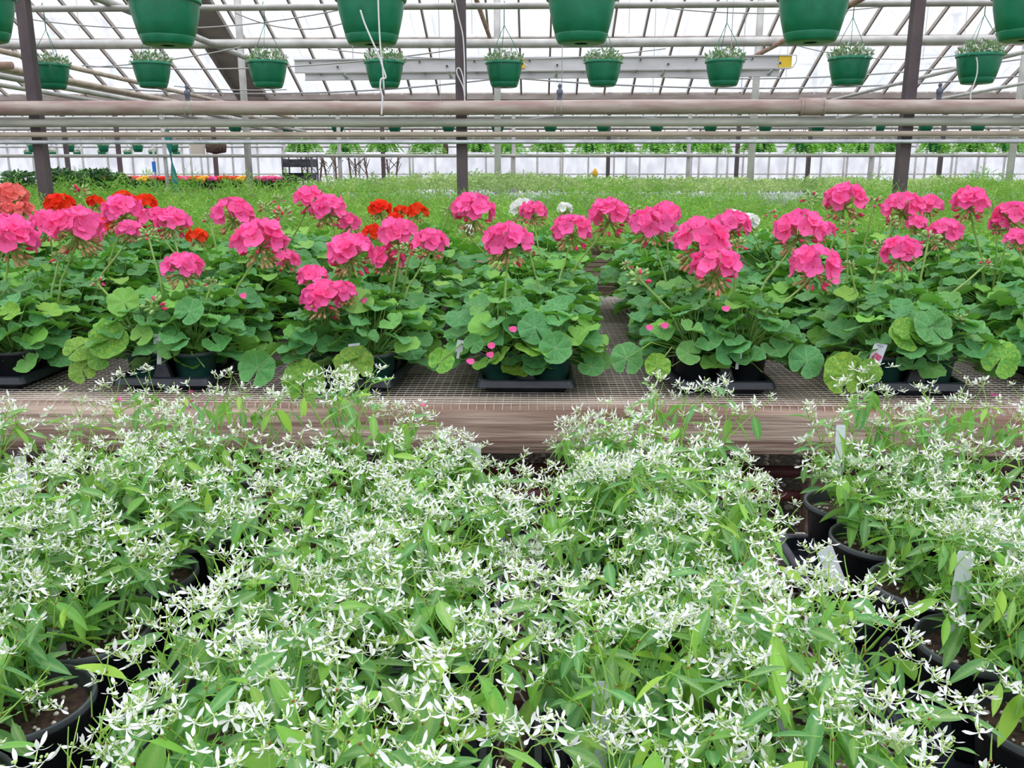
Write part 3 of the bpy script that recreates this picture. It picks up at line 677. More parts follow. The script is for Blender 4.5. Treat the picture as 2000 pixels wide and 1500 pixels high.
def gen_euph(seed, nst=9, hs=1.0, sp=1.0):
    r = random.Random(seed); b = MB(); leaves = []; flowers = []
    def leafat(p, az, el, s_):
        d = Vector((math.cos(az)*math.cos(el), math.sin(az)*math.cos(el), math.sin(el)))
        up_ = Vector((r.uniform(-.35, .35), r.uniform(-.35, .35), 1))
        leaves.append((basis(p, d, up_, s_), r.randrange(len(EL))))
    def branch(p, az, lean, L, rad):
        q = [Vector(p)]; n = 4; l_ = lean
        for i in range(n):
            d = Vector((math.cos(az)*math.sin(l_), math.sin(az)*math.sin(l_), math.cos(l_)))
            q.append(q[-1]+d*L/n); l_ += r.uniform(-.12, .14); az += r.uniform(-.15, .15)
        b.tube(q, [rad*(1-.1*i) for i in range(n+1)], 4, 0, cap=False); return q, az, l_
    def node(p, s_): b.ball(p, s_, 1, (1, 1, .8), n=5, k=3)
    for i in range(nst):
        a0 = 2*PI*i/nst+r.uniform(-.4, .4); r0 = r.uniform(.012, .05)
        p0 = Vector((r0*math.cos(a0), r0*math.sin(a0), 0))
        lean = r.uniform(.08, .74)*sp
        L1 = r.uniform(.060, .120)*hs
        q, az, l_ = branch(p0, a0, lean, L1, .0017)
        for j in (1, 2, 3):
            s0 = r.uniform(0, PI)
            for kk in range(2 if r.random() < .75 else 1): leafat(q[j], s0+PI*kk+r.uniform(-.3, .3), r.uniform(-.1, .6), r.uniform(.032, .052))
        node(q[-1], .0024)
        nl = r.choice((2, 3, 3)); s0 = r.uniform(0, 6)
        for kk in range(nl): leafat(q[-1], s0+2*PI*kk/nl+r.uniform(-.4, .4), r.uniform(-1.15, .3), r.uniform(.046, .076))
        nb = r.choice((3, 3, 4)); s0 = r.uniform(0, 6)
        for k_ in range(nb):
            a2 = s0+2*PI*k_/nb+r.uniform(-.35, .35)
            mix = Vector((math.sin(l_)*math.cos(az), math.sin(l_)*math.sin(az), math.cos(l_)))+Vector((math.cos(a2), math.sin(a2), 0))*r.uniform(.35, .85)
            mix.normalize(); l2 = math.acos(max(-1, min(1, mix.z))); az2 = math.atan2(mix.y, mix.x)
            q2, az3, l3 = branch(q[-1], az2, l2, r.uniform(.036, .080)*hs, .0011)
            node(q2[-1], .0016)
            s1 = r.uniform(0, 6); nl = r.choice((1, 2, 2, 3))
            for kk in range(nl): leafat(q2[-1], s1+2*PI*kk/nl+r.uniform(-.4, .4), r.uniform(-1.1, .4), r.uniform(.030, .058))
            nf = r.choice((1, 1, 2, 2, 3)); s1 = r.uniform(0, 6)
            for kk in range(nf):
                a4 = s1+2*PI*kk/nf+r.uniform(-.4, .4)
                mx = Vector((math.sin(l3)*math.cos(az3), math.sin(l3)*math.sin(az3), math.cos(l3)*.9))+Vector((math.cos(a4), math.sin(a4), .1))*r.uniform(.3, .95)
                mx.normalize()
                q3, _, _ = branch(q2[-1], math.atan2(mx.y, mx.x), math.acos(max(-1, min(1, mx.z))), r.uniform(.014, .042), .0008)
                up_ = (q3[-1]-q3[-2]).normalized()+Vector((0, 0, 1.0)); up_.normalize()
                xx = Vector((math.cos(a4*3), math.sin(a4*3), 0)); xx = (xx-up_*xx.dot(up_))
                flowers.append((basis(q3[-1], xx, up_, r.uniform(.8, 1.15)), r.randrange(len(EF))))
                if r.random() < .10: leafat(q3[1], a4, r.uniform(-.3, .3), r.uniform(.012, .024))
    return b.mesh('stems', [M['estem'], M['enode']]), leaves, flowers
EV = [gen_euph(100+i, nst=(10, 9, 11, 10, 9, 11)[i], hs=(1, .95, 1.05, 1.0, .9, 1.1)[i]) for i in range(6)]

def tilt_m(tx, ty, sx, sz):
    return Matrix(((sx, 0, tx, 0), (0, sx, ty, 0), (0, 0, sz, 0), (0, 0, 0, 1)))
ECOLS = [-1.295, -1.125, -.785, -.615, -.335, -.165, .105, .275, .600, .770, 1.065, 1.235]
EROWS = [.57, .74, .91, 1.08, 1.25, 1.42, 1.59]
RNAME = ['seventh', 'sixth', 'fifth', 'fourth', 'third', 'second', 'last']
def seen_euph(x, y): return any(inview((x+dx, y+dy, z), 10) for dx in (-.1, 0, .1) for dy in (-.06, 0, .06) for z in (.88, 1.05))
RWORD = ['nearest row', 'second row from the front', 'third row from the front', 'fourth row from the front', 'fifth row from the front', 'second row from the back', 'back row']
vi = 0
for ri, y in enumerate(EROWS):
    xs_ = [x for x in ECOLS if seen_euph(x, y)]
    for ci, x in enumerate(xs_):
        if ri == 6 and abs(x-.105) < .01: pass
        lb = 'potted white euphorbia, %s plant from left, %s of the near bench' % (ORD[ci], RWORD[ri])
        xx = x+R.uniform(-.004, .004); yy = y+R.uniform(-.005, .005)
        t = empty('potted_euphorbia', (xx, yy, NB+.012), label=lb, cat='potted plant', group='white euphorbias on the near bench')
        inst('pot', EP, t); inst('soil', ES[vi % 3], t)
        st_, lv, fl = EV[(vi*5+ri) % 6]; vi += 1
        # foliage leans away from the open aisles beside the outer trays
        tx = R.uniform(-.12, .12); ty = R.uniform(-.15, .10); sx = 1.0; sz = R.uniform(.92, 1.08)
        if abs(x+.615) < .01 and y < 1.12: tx = -.28; sx = .92; sz *= .92
        if abs(x+.335) < .01 and y < 1.15: tx = .28; sx = .86
        if abs(x+.165) < .01 and y < 1.35: tx = .14
        if abs(x-.105) < .01 and y < 1.3: tx = -.14
        if y < .95 and abs(x+.615) > .01 and abs(x-.6) > .01: sz *= 1.16
        if abs(x-.600) < .01: tx = .22; sx = .84; sz *= (.86 if y < 1.5 else 1.05)
        if abs(x-.275) < .01 and y < 1.3: tx = -.12
        if abs(x-.77) < .01 and y < 1.4: sx = .92; tx = .05; sz *= .95
        if y > 1.5: sz *= 1.27; ty = .0
        if abs(x-.105) < .01 and y > 1.3: sx *= .58; sz *= .86; tx = .14
        if abs(x+.165) < .01 and y > 1.5: sx *= .72; sz *= .74; tx = -.1
        A = T((0, 0, .122)) @ Matrix.Rotation(R.uniform(0, 6.28), 4, 'Z')
        K = T((0, 0, .122)) @ tilt_m(tx, ty, sx, sz) @ T((0, 0, -.122)) @ A
        so = inst('stems', st_, t, K)
        for m_, v_ in lv:
            P_ = K @ m_; q = P_.to_3x3(); s_ = m_.to_scale().x; c0 = q.col[0].normalized(); c2 = q.col[2]
            inst('leaf', EL[v_], t, basis(P_.translation, c0, c2, s_*1.12))
        for m_, v_ in fl:
            P_ = K @ m_; q = P_.to_3x3()
            inst('flower', EF[v_], t, basis(P_.translation, q.col[0], q.col[2], m_.to_scale().x))
# a few longer leafy shoots are part of the plants above; trays below them
tn = 0
for ti, (cx, nm) in enumerate(((-1.21, 'far left'), (-.70, 'left'), (-.25, 'middle left'), (.19, 'middle right'), (.685, 'right'), (1.15, 'far right'))):
    for yc, w in ((.74, 'front'), (1.335 if 0 else 1.08+.17*.0, '')):
        pass
    for yc, ny, w in ((.655, 2, 'nearest'), (1.08, 3, 'middle'), (1.505, 2, 'back')):
        if inview((cx, yc, .78), 300):
            make_tray(cx, yc, NB, 2, ny, .17, .17, .40, .17*ny+(.06 if ny == 2 else .045), 0, '%s black carry tray of euphorbias in the %s column of the near bench' % (w, nm), 'black trays on the near bench')

# white plastic tags standing in the euphorbia pots
def tagob(px, py, Y, w, h, rz, lean, label, pointed=False):
    p = atY(px, py, Y)           # centre of the visible part
    b = MB(); t_ = .0008
    vs = []
    outl = [(-w/2*.8, -h*.55), (w/2*.8, -h*.55), (w/2, -h*.30), (w/2, h*.47), (w*.38, h*.5), (-w*.38, h*.5), (-w/2, h*.47), (-w/2, -h*.30)]
    for q in (-t_, t_): vs += [(x, q, z) for x, z in outl]
    n = len(outl); fs = [tuple(range(n)), tuple(range(2*n-1, n-1, -1))]+[(j, n+j, n+(j+1) % n, (j+1) % n) for j in range(n)]
    b.add(vs, fs, 0, False)
    return b.build('plant_tag', M['tag'], M_=T(p) @ Matrix.Rotation(rz, 4, 'Z') @ Matrix.Rotation(lean, 4, 'Y') @ Matrix.Rotation(-.12, 4, 'X'), label=label, cat='plant tag', group='blank white tags in the euphorbia pots')
for px, py, Y, w, h, rz, ln, lb in (
    (1875, 1160, 1.10, .024, .12, .1, .10, 'tall blank white tag in the pot by the right tray, fully in the open'),
    (1990, 1150, 1.2, .022, .11, .2, .2, 'white tag cut off by the right edge of the photo'),
    (560, 1330, .88, .024, .12, .2, .02, 'white tag among leaves between the bottom-left tray and the middle plants'),
    (1525, 1340, .88, .022, .13, -.2, -.12, 'white tag tilted among stems at the lower right of the middle plants'),
    (1172, 1420, .80, .02, .10, .1, .05, 'white tag near the bottom, over a dark gap right of the middle'),
    (105, 1215, 1.06, .022, .12, 0, -.12, 'white tag in the pot at the left, above the bottom-left rim'),
    (925, 915, 1.62, .030, .10, .1, 0, 'white tag among flowers at the back row, left of the aisle gap'),
    (1152, 920, 1.62, .026, .12, .1, .05, 'white tag at the back row beside the tall sparse plant'),
    (1190, 1025, 1.45, .026, .11, -.1, .0, 'white tag in the second row from the back, right of the open pot'),
    (1640, 880, 1.62, .018, .10, 0, 0, 'white tag at the back row against the wooden beam, right side'),
    (42, 925, 1.6, .022, .07, .1, 0, 'white tag at the back row near the left edge'),
    (35, 1040, 1.4, .028, .05, .2, .2, 'short white tag lying among stems at the left edge'),
    (1440, 1170, 1.15, .022, .08, .2, .1, 'white tag half hidden under dense flowers of the right-middle tray'),
    (1625, 1110, 1.22, .026, .07, .3, -.4, 'white tag leaning over the edge of the right tray')):
    tagob(px, py, Y, w, h, rz, ln, lb)

# ------------------------------------------------------------------ geraniums
def gleaf_mesh(seed, cup, ruff):
    r = random.Random(seed); b = MB(); nr_, na = 5, 54; vs = [(0, 0, 0)]; ve = [1.0]
    ph = [r.uniform(0, 6.28) for _ in range(4)]; gap = r.uniform(.10, .32)
    for k in range(1, nr_+1):
        for j in range(na+1):
            u = j/na; a = -PI+gap/2+u*(2*PI-gap); t = k/nr_
            lobe = abs(math.sin(u*PI*7)); sc_ = abs(math.sin(u*PI*21))
            R0 = .90+.085*lobe**.6+.03*sc_
            R0 *= 1-.16*math.exp(-((abs(a)-PI)/.28)**2)
            rr = R0*t*.52 if k == nr_ else t*.5*(1-.10*(1-lobe)*t)*(1-.16*math.exp(-((abs(a)-PI)/.28)**2))
            z = cup*t*t*.42+ruff*t*t*(math.sin(a*3+ph[1])*.45+math.sin(a*2+ph[2])*.35+math.sin(a*7+ph[3])*.18)*.26-.046*(1-lobe)*t*(1 if k < nr_ else .5)+.03*sc_*(k == nr_)
            v_ = max(0, 1-lobe*2.6)*(1-t*.35)
            vs.append((rr*math.cos(a), rr*math.sin(a), z)); ve.append(max(v_, .35 if k == nr_ else 0))
    n = na+1; fs = [(0, 1+j, 2+j) for j in range(na)]
    for k in range(1, nr_):
        for j in range(na): fs.append((1+(k-1)*n+j, 1+k*n+j, 1+k*n+j+1, 1+(k-1)*n+j+1))
    b.add(vs, fs, 0); b.vein = ve; return b
GLB = [gleaf_mesh(1, .12, .35), gleaf_mesh(2, .28, .5), gleaf_mesh(3, -.12, .4), gleaf_mesh(4, .2, .7), gleaf_mesh(5, .04, .5)]
GL = [g.mesh('leaf', M['gleaf']) for g in GLB]; GLY = [g.mesh('leaf', M['gyellow']) for g in GLB[:3]]

def floret_mesh(seed, m):
    r = random.Random(seed); b = MB()
    for k in range(5):
        a = 2*PI*k/5+r.uniform(-.15, .15); el_ = r.uniform(.05, .5); rt = Matrix.Rotation(a, 3, 'Z') @ Matrix.Rotation(-el_, 3, 'Y') @ Matrix.Rotation(r.uniform(-.2, .2), 3, 'X')
        n = 4; vs = []; pf = [.12, .55, .92, .95, .45]
        wv = r.uniform(-.1, .1)
        for i in range(n+1):
            t = i/n
            for q in (-1, -.5, 0, .5, 1):
                vs.append(rt @ Vector((t*.5*(1-.06*abs(q)), q*pf[i]*.23, .10*t*t*.5-.02+.05*abs(q)*t+wv*t*q*.4)))
        b.add(vs, [(i*5+j, (i+1)*5+j, (i+1)*5+j+1, i*5+j+1) for i in range(n) for j in range(4)], 0)
    b.ball((0, 0, .02), .035, 1)
    return b.mesh('floret', [m, M['gsepal'] if m is not M['pink'] else M['pinkdeep']])
FL = {c: [floret_mesh(s_*3+i, M[c]) for i in range(4)] for s_, c in enumerate(('pink', 'red', 'salmon', 'white'))}

def head_mesh(seed, full=True):
    """pedicels and hanging buds of an umbel, unit width"""
    r = random.Random(seed); b = MB()
    nb = 26 if full else 20
    for i in range(nb):
        a = r.uniform(0, 6.28)
        if full: d = Vector((math.cos(a), math.sin(a), r.uniform(-1.3, .1))).normalized(); L = r.uniform(.20, .36)
        else: d = Vector((math.cos(a), math.sin(a), r.uniform(-.5, 1.6))).normalized(); L = r.uniform(.30, .5)
        rot = d.to_track_quat('Z', 'Y').to_matrix()
        b.tube([(0, 0, -.16 if full else 0), d*L*.6+Vector((0, 0, -.16 if full else 0)), d*L+Vector((0, 0, -.18 if full else 0))], .010, 3, 0, cap=False)
        b.ball(d*(L+.04)+Vector((0, 0, -.18 if full else 0)), .036 if full else .075, 1 if r.random() < .88 else 2, (1, 1, 2.0), rot, 5, 4)
    if full:
        for i in range(16):
            a = 2*PI*i/16; b.tube([(0, 0, -.16), (math.cos(a)*.26, math.sin(a)*.26, r.uniform(-.02, .14))], .009, 3, 0, cap=False)
    return b.mesh('umbel', [M['gstem'], M['gsepal'], M['pinkdeep']])
HM = [head_mesh(i) for i in range(4)]; BMh = [head_mesh(20+i, False) for i in range(3)]
for q_ in BMh: q_.materials[1] = M['budgreen']

def gen_ger(seed, dens=1.0):
    r = random.Random(seed); b = MB(); out = []
    N = int(44*dens)
    for i in range(N):
        f = (i+.5)/N                       # 0 = top centre .. 1 = skirt
        a = i*2.399963+r.uniform(-.35, .35)
        th = f**.62*1.98                    # polar angle from up
        rad = .155*(.86+.22*r.random()); hgt = .17
        c = Vector((math.sin(min(th, 1.62))*rad*math.cos(a), math.sin(min(th, 1.62))*rad*math.sin(a), .105+.045+math.cos(th)*hgt*r.uniform(.86, 1.1)))
        if th > 1.5: c.z = max(c.z, .085)
        nrm = Vector((math.cos(a)*math.sin(th)*1.25, math.sin(a)*math.sin(th)*1.25, .62+.4*math.cos(th)))+Vector((r.uniform(-.5, .5), r.uniform(-.5, .5)-.15, 0))
        d = Vector((math.cos(a), math.sin(a), -.2*th)); s_ = r.uniform(.060, .094)*(1.0 if th > .7 else .85)
        base = Vector((r.uniform(-.02, .02), r.uniform(-.02, .02), .10))
        mid = base.lerp(c, .5)+Vector((0, 0, .018))
        b.tube([base, mid, c], .0018, 4, 0, cap=False)
        out.append((basis(c, d, nrm, s_*1.12), r.randrange(5), th > 1.7 and r.random() < .16))
    for k in range(3):
        a = r.uniform(0, 6.28); b.tube([(0, 0, .09), (.02*math.cos(a), .02*math.sin(a), .15), (.05*math.cos(a), .05*math.sin(a), .21)], .005, 6, 0, cap=False)
    return b.mesh('stems', M['gstem']), out
GV = [gen_ger(300+i) for i in range(6)]
GTX = [-2.42, -1.82, -1.21, -.60, -.035, .60, 1.21, 1.83, 2.44]
TYC = [3.0, 3.66, 4.32]
plants = []
for ti, cy in enumerate(TYC):
    for k_, cx in enumerate(GTX):
        if not inview((cx, cy, 1.0), 330): continue
        dxo = {0: 0, 1: .015*(k_-4), 2: .02*(k_-4)}[ti]; rz = R.uniform(-.03, .03)+(-.05 if k_ == 3 and ti == 0 else 0)
        cxx = cx+dxo; col_word = ['far-left', 'leftmost visible', 'second from left', 'third from left', 'middle', 'third from right', 'second from right', 'rightmost visible', 'far-right'][k_]
        rw = ['front', 'middle', 'back'][ti]
        make_tray(cxx, cy, GB+.004, 2, 3, .155, .195, .325, .615, rz, '%s-row black carry tray of geraniums, %s column' % (rw, col_word), 'black trays on the geranium bench')
        for j in range(3):
            for i in range(2):
                lx, ly = (i-.5)*.155, (j-1)*.195
                X = cxx+lx*math.cos(rz)-ly*math.sin(rz); Y = cy+lx*math.sin(rz)+ly*math.cos(rz)
                if not inview((X, Y, 1.05), 150): continue
                col = 'pink'
                plants.append(dict(X=X, Y=Y, lab='%s %s of the %s-row tray, %s column' % (['front', 'middle', 'rear'][j], ['left', 'right'][i], rw, col_word), heads=[], ti=ti, k=k_, i=i, j=j))

heads = []   # px, py, width px, depth, colour
def H(c, *rows_):
    for q in rows_: heads.append((*q, c))
H('pink', (15, 462, 115, 3.05), (-8, 440, 70, 3.5), (95, 437, 75, 3.4), (150, 446, 112, 3.05), (240, 412, 84, 3.5), (255, 450, 52, 3.3), (300, 428, 60, 3.5), (335, 432, 70, 3.3), (357, 522, 82, 2.85),
  (455, 418, 84, 3.45), (508, 468, 106, 3.02), (560, 508, 52, 3.4), (603, 388, 62, 3.6), (642, 408, 74, 3.55), (682, 437, 48, 3.6), (610, 540, 60, 2.85), (632, 580, 92, 2.72), (670, 570, 56, 2.72),
  (686, 492, 98, 2.98), (757, 506, 70, 3.25), (780, 458, 88, 3.25), (840, 474, 74, 2.95), (925, 410, 88, 3.6), (1042, 414, 58, 3.75), (992, 473, 100, 2.88), (1117, 449, 82, 3.3),
  (1190, 419, 86, 3.5), (1272, 438, 90, 3.25), (1300, 418, 62, 3.45), (1368, 468, 114, 2.98), (1430, 440, 78, 3.35), (1398, 521, 102, 2.82), (1560, 448, 98, 3.05), (1608, 450, 46, 3.2),
  (1592, 517, 102, 2.82), (1650, 390, 84, 3.6), (1763, 404, 78, 3.6), (1815, 401, 48, 3.8), (1790, 437, 40, 3.5), (1847, 452, 68, 3.35), (1895, 394, 74, 3.5), (1760, 491, 78, 2.95), (1975, 420, 72, 3.4), (1988, 466, 50, 3.05), (1950, 440, 36, 3.4))
H('red', (117, 400, 60, 4.3), (186, 395, 34, 4.3), (240, 391, 50, 4.4), (282, 397, 48, 4.2), (198, 437, 56, 4.0), (150, 421, 34, 4.2), (385, 462, 42, 3.9), (742, 408, 48, 4.3), (783, 412, 26, 4.3), (772, 428, 34, 4.2), (814, 414, 44, 4.2), (728, 455, 42, 3.9), (360, 437, 26, 4.1), (455, 398, 30, 4.3))
H('salmon', (22, 382, 66, 4.0), (45, 410, 44, 3.9), (14, 410, 40, 3.9))
H('white', (1020, 408, 54, 4.3), (1104, 408, 32, 4.3), (912, 450, 28, 4.0), (1462, 433, 42, 4.1), (1432, 423, 34, 4.2))
H('bud', (157, 378, 34, 4.2), (290, 463, 36, 3.0), (115, 505, 30, 3.0), (303, 600, 46, 2.72), (550, 424, 42, 3.4), (545, 392, 24, 3.6), (518, 408, 30, 3.5), (1250, 545, 46, 2.8), (1583, 390, 34, 3.5), (1706, 398, 32, 3.7),
  (1720, 485, 32, 3.0), (1813, 470, 42, 3.05), (1740, 437, 30, 3.4), (780, 493, 32, 3.0), (1505, 420, 24, 3.7), (413, 553, 26, 2.85), (1035, 495, 24, 3.0), (1240, 415, 26, 3.8), (1660, 520, 24, 3.0),
  (1655, 447, 38, 3.2), (1925, 517, 24, 3.0), (190, 553, 26, 2.8), (878, 415, 26, 3.6), (410, 430, 28, 3.7), (800, 490, 34, 3.1), (1440, 480, 34, 3.0), (1225, 520, 24, 3.0), (1875, 625, 26, 2.72))
for px, py, w, Y, c in heads:
    p = atY(px, py, Y); best = min(plants, key=lambda q: (q['X']-p.x)**2+(q['Y']-p.y)**2*1.6)
    best['heads'].append((p, w/FPX*Y/math.cos(PITCH)*0.99, c))
# quiet extra buds on plants without any
for i, q in enumerate(plants):
    cs = [h[2] for h in q['heads'] if h[2] != 'bud']
    colr = cs[0] if cs else None
    t = empty('potted_geranium', (q['X'], q['Y'], GB+.010), label='geranium%s %s' % ({'pink': ' with hot pink blooms,', 'red': ' with orange-red blooms,', 'salmon': ' with salmon blooms,', 'white': ' with white blooms,', None: ' in leaf,'}[colr], q['lab']),
              cat='potted plant', group='geraniums on the wire bench')
    inst('pot', GPb if (q['k'], q['ti']) in ((5, 0), (1, 0)) and q['i'] == 1 or q['k'] == 5 else GPg, t); inst('soil', GS[i % 2], t)
    st_, lv = GV[i*5 % 6]; rz_ = R.uniform(0, 6.28); s_ = R.uniform(.96, 1.08)
    hsz = {0: .92, 1: 1.06, 2: 1.22}[q['ti']]
    if q['ti'] == 0 and q['j'] == 0: hsz = .86
    if q['ti'] > 0: s_ *= (1.25, 1.4)[q['ti']-1]
    if (q['k'], q['i']) in ((4, 1), (5, 0)): s_ *= (.97, .85, .95)[q['ti']]
    K = Matrix.Rotation(rz_, 4, 'Z') @ Matrix.Diagonal((s_, s_, hsz*R.uniform(.95, 1.06), 1))
    inst('stems', st_, t, K)
    for n_, (m_, v_, yl) in enumerate(lv):
        if q['ti'] == 2 and n_ % 3 == 0 and n_ > 12: continue
        if q['ti'] > 0 and n_ > 37: continue
        P_ = K @ m_; c3 = P_.to_3x3(); wp = Vector((q['X'], q['Y'], GB+.01))+P_.translation
        front = q['ti'] == 0 and q['j'] == 0 and P_.translation.y < -.05
        if P_.translation.z < .145 and front and abs(P_.translation.x) < .10 and R.random() < .75: continue
        if yl and front and R.random() < .8: inst('leaf', GLY[v_ % 3], t, basis(P_.translation, c3.col[0], c3.col[2], m_.to_scale().x*1.1), label='yellowing leaf')
        else: inst('leaf', GL[v_], t, basis(P_.translation, c3.col[0], c3.col[2], m_.to_scale().x*(1, 1.1, 1.15)[q['ti']]))
    org = Vector((q['X'], q['Y'], GB+.010))
    for hi, (p, w, c) in enumerate(q['heads']):
        lp = p-org; b = MB(); zt = lp.z-(w*.18 if c != 'bud' else 0)
        base = Vector((lp.x*.15, lp.y*.15, .12)); tip = Vector((lp.x, lp.y, zt))
        mid = base.lerp(tip, .55)+Vector((-(lp.x)*.12, -(lp.y)*.12, .01))
        b.tube([base, base.lerp(mid, .5), mid, mid.lerp(tip, .5)+Vector((lp.x, lp.y, 0))*.02, tip], [.0046, .0042, .0038, .0036, .0034], 6); b.build('flower_stem', M['gstem'], t)
        if c == 'bud':
            inst('bud_cluster', BMh[hi % 3], t, T(lp) @ Matrix.Diagonal((w, w, w, 1)) @ Matrix.Rotation(R.uniform(0, 6), 4, 'Z')); continue
        um = inst('flower_head', HM[R.randrange(4)], t, T(lp) @ Matrix.Rotation(R.uniform(0, 6), 4, 'Z') @ Matrix.Diagonal((w, w, w, 1)))
        nf = 19 if w > .12 else 14 if w > .08 else 9
        fs_ = (.40 if w > .12 else .46 if w > .08 else .58)
        for k in range(nf):
            f = (k+.5)/nf; th = math.acos(1-f*1.22); a = k*2.399963+R.uniform(-.3, .3)
            d = Vector((math.sin(th)*math.cos(a), math.sin(th)*math.sin(a), math.cos(th)))
            c0 = Vector((d.x*.36, d.y*.36, d.z*.27-.02))*(1+R.uniform(-.08, .08))
            nn = d+Vector((R.uniform(-.25, .25), R.uniform(-.25, .25), R.uniform(-.1, .25)))
            xx = Vector((R.uniform(-1, 1), R.uniform(-1, 1), R.uniform(-1, 1)))
            inst('floret', FL[c][R.randrange(4)], um, basis(c0, xx-nn*xx.dot(nn)/nn.length_squared, nn, fs_*R.uniform(.88, 1.12)))

# large drooping leaves at the front edge of the bench
def front_leaf(px, py, Y, w, yel, nz, rotz, label=None):
    p = atY(px, py, Y); best = min(plants, key=lambda q: (q['X']-p.x)**2+(q['Y']-p.y)**2)
    par = [o for o in C.objects if o.name.startswith('potted_geranium') and abs(o.location.x-best['X']) < 1e-4 and abs(o.location.y-best['Y']) < 1e-4][0]
    s_ = w/FPX*Y; lp = p-par.location
    nrm = Vector((0.1, -1, nz)); xx = Vector((math.cos(rotz), 0, math.sin(rotz)))
    inst('leaf', (GLY if yel else GL)[R.randrange(3)], par, basis(lp, xx-nrm*xx.dot(nrm)/nrm.length_squared, nrm, s_), label='drooping yellow-green leaf' if yel else None)
    b = MB(); a = Vector((lp.x*.2, lp.y*.2, .12)); b.tube([a, a.lerp(lp, .6)+Vector((0, -.01, .045)), lp], .002, 5); b.build('leaf_stalk', M['gstem'], par)
for q in ((212, 665, 2.66, 78, True, .5, 0.2), (160, 722, 2.67, 56, True, .6, 2.0), (192, 700, 2.67, 48, True, .4, 3.0), (150, 680, 2.68, 56, True, .8, 1.0), (370, 608, 2.68, 58, False, .6, 1), (242, 590, 2.7, 62, False, .5, 2),
          (503, 720, 2.68, 74, False, .3, 1.2), (592, 742, 2.63, 84, True, .3, 1.5), (692, 712, 2.64, 78, True, .6, 2.0), (700, 590, 2.75, 60, False, .9, 0), (862, 705, 2.66, 52, True, .6, 1),
          (945, 640, 2.68, 62, False, .5, 4), (1045, 640, 2.66, 68, False, .6, 2), (1085, 680, 2.62, 66, False, .5, .5), (1225, 700, 2.68, 66, False, .4, 1.4), (1284, 715, 2.64, 52, True, .4, 1.2), (1345, 690, 2.66, 50, False, .6, 3),
          (1420, 690, 2.66, 50, False, .5, 2), (1575, 705, 2.66, 70, False, .5, 1), (1650, 730, 2.62, 84, True, .2, 1.6), (1700, 725, 2.62, 50, True, .3, 0), (1775, 652, 2.66, 72, True, .8, 2), (1820, 640, 2.66, 78, False, .8, 2),
          (1955, 700, 2.66, 80, True, .5, 1.0), (20, 610, 2.68, 40, True, .8, 1), (330, 680, 2.66, 46, False, .5, 2), (278, 655, 2.66, 44, False, .5, 1), (590, 670, 2.68, 52, False, .6, 1), (925, 672, 2.64, 40, False, .5, 1)):
    front_leaf(*q)

# picture tags in the geranium pots
def pic_tag(px, py, Y, w, rz, lean, label, pic=True):
    p = atY(px, py, Y); b = MB(); h = w*1.75
    b.box((0, 0, 0), (w, .0012, h), 0); b.box((0, 0, -h*.75), (w*.4, .0012, h*.6), 0)
    o = b.build('picture_tag', M['tag'], M_=T(p) @ Matrix.Rotation(rz, 4, 'Z') @ Matrix.Rotation(lean, 4, 'Y'), label=label, cat='plant tag')
    if pic:
        b = MB()
        for k in range(9):
            a = 2.4*k; q = w*.28*math.sqrt(k/9); b.lathe([(0, 0), (w*.17, 0)], 8, (0, 0, 0))
            for n_ in range(16):
                i = len(b.v)-16+n_; v = b.v[i]; b.v[i] = (v[0]+q*math.cos(a), -.0009-.0002*k, v[1]+q*math.sin(a)-h*.20)
        b.build('printed_flower', M['tagpink'], o)
        b = MB(); b.box((0, -.0009, h*.36), (w*.5, .0004, h*.045)); b.box((0, -.0009, h*.28), (w*.35, .0004, h*.03)); b.build('printed_line', M['tagprint'], o)
pic_tag(1714, 690, 2.66, .038, -.15, .25, 'tag printed with a pink flower, in the front pot of the right tray')
pic_tag(1835, 675, 2.70, .030, 1.25, .05, 'narrow-looking pink flower tag turned edgewise, right front pot')
pic_tag(694, 690, 2.68, .036, .2, -.1, 'tag half behind leaves in the second tray from the left')
pic_tag(311, 672, 2.68, .036, 0, .1, 'tag half hidden behind leaves in the left tray', False)
pic_tag(1442, 692, 2.68, .026, .3, .05, 'small tag half hidden in the dark pot right of the middle', False)
pic_tag(898, 676, 2.70, .022, .3, .2, 'small tag peeping from the middle front tray', False)

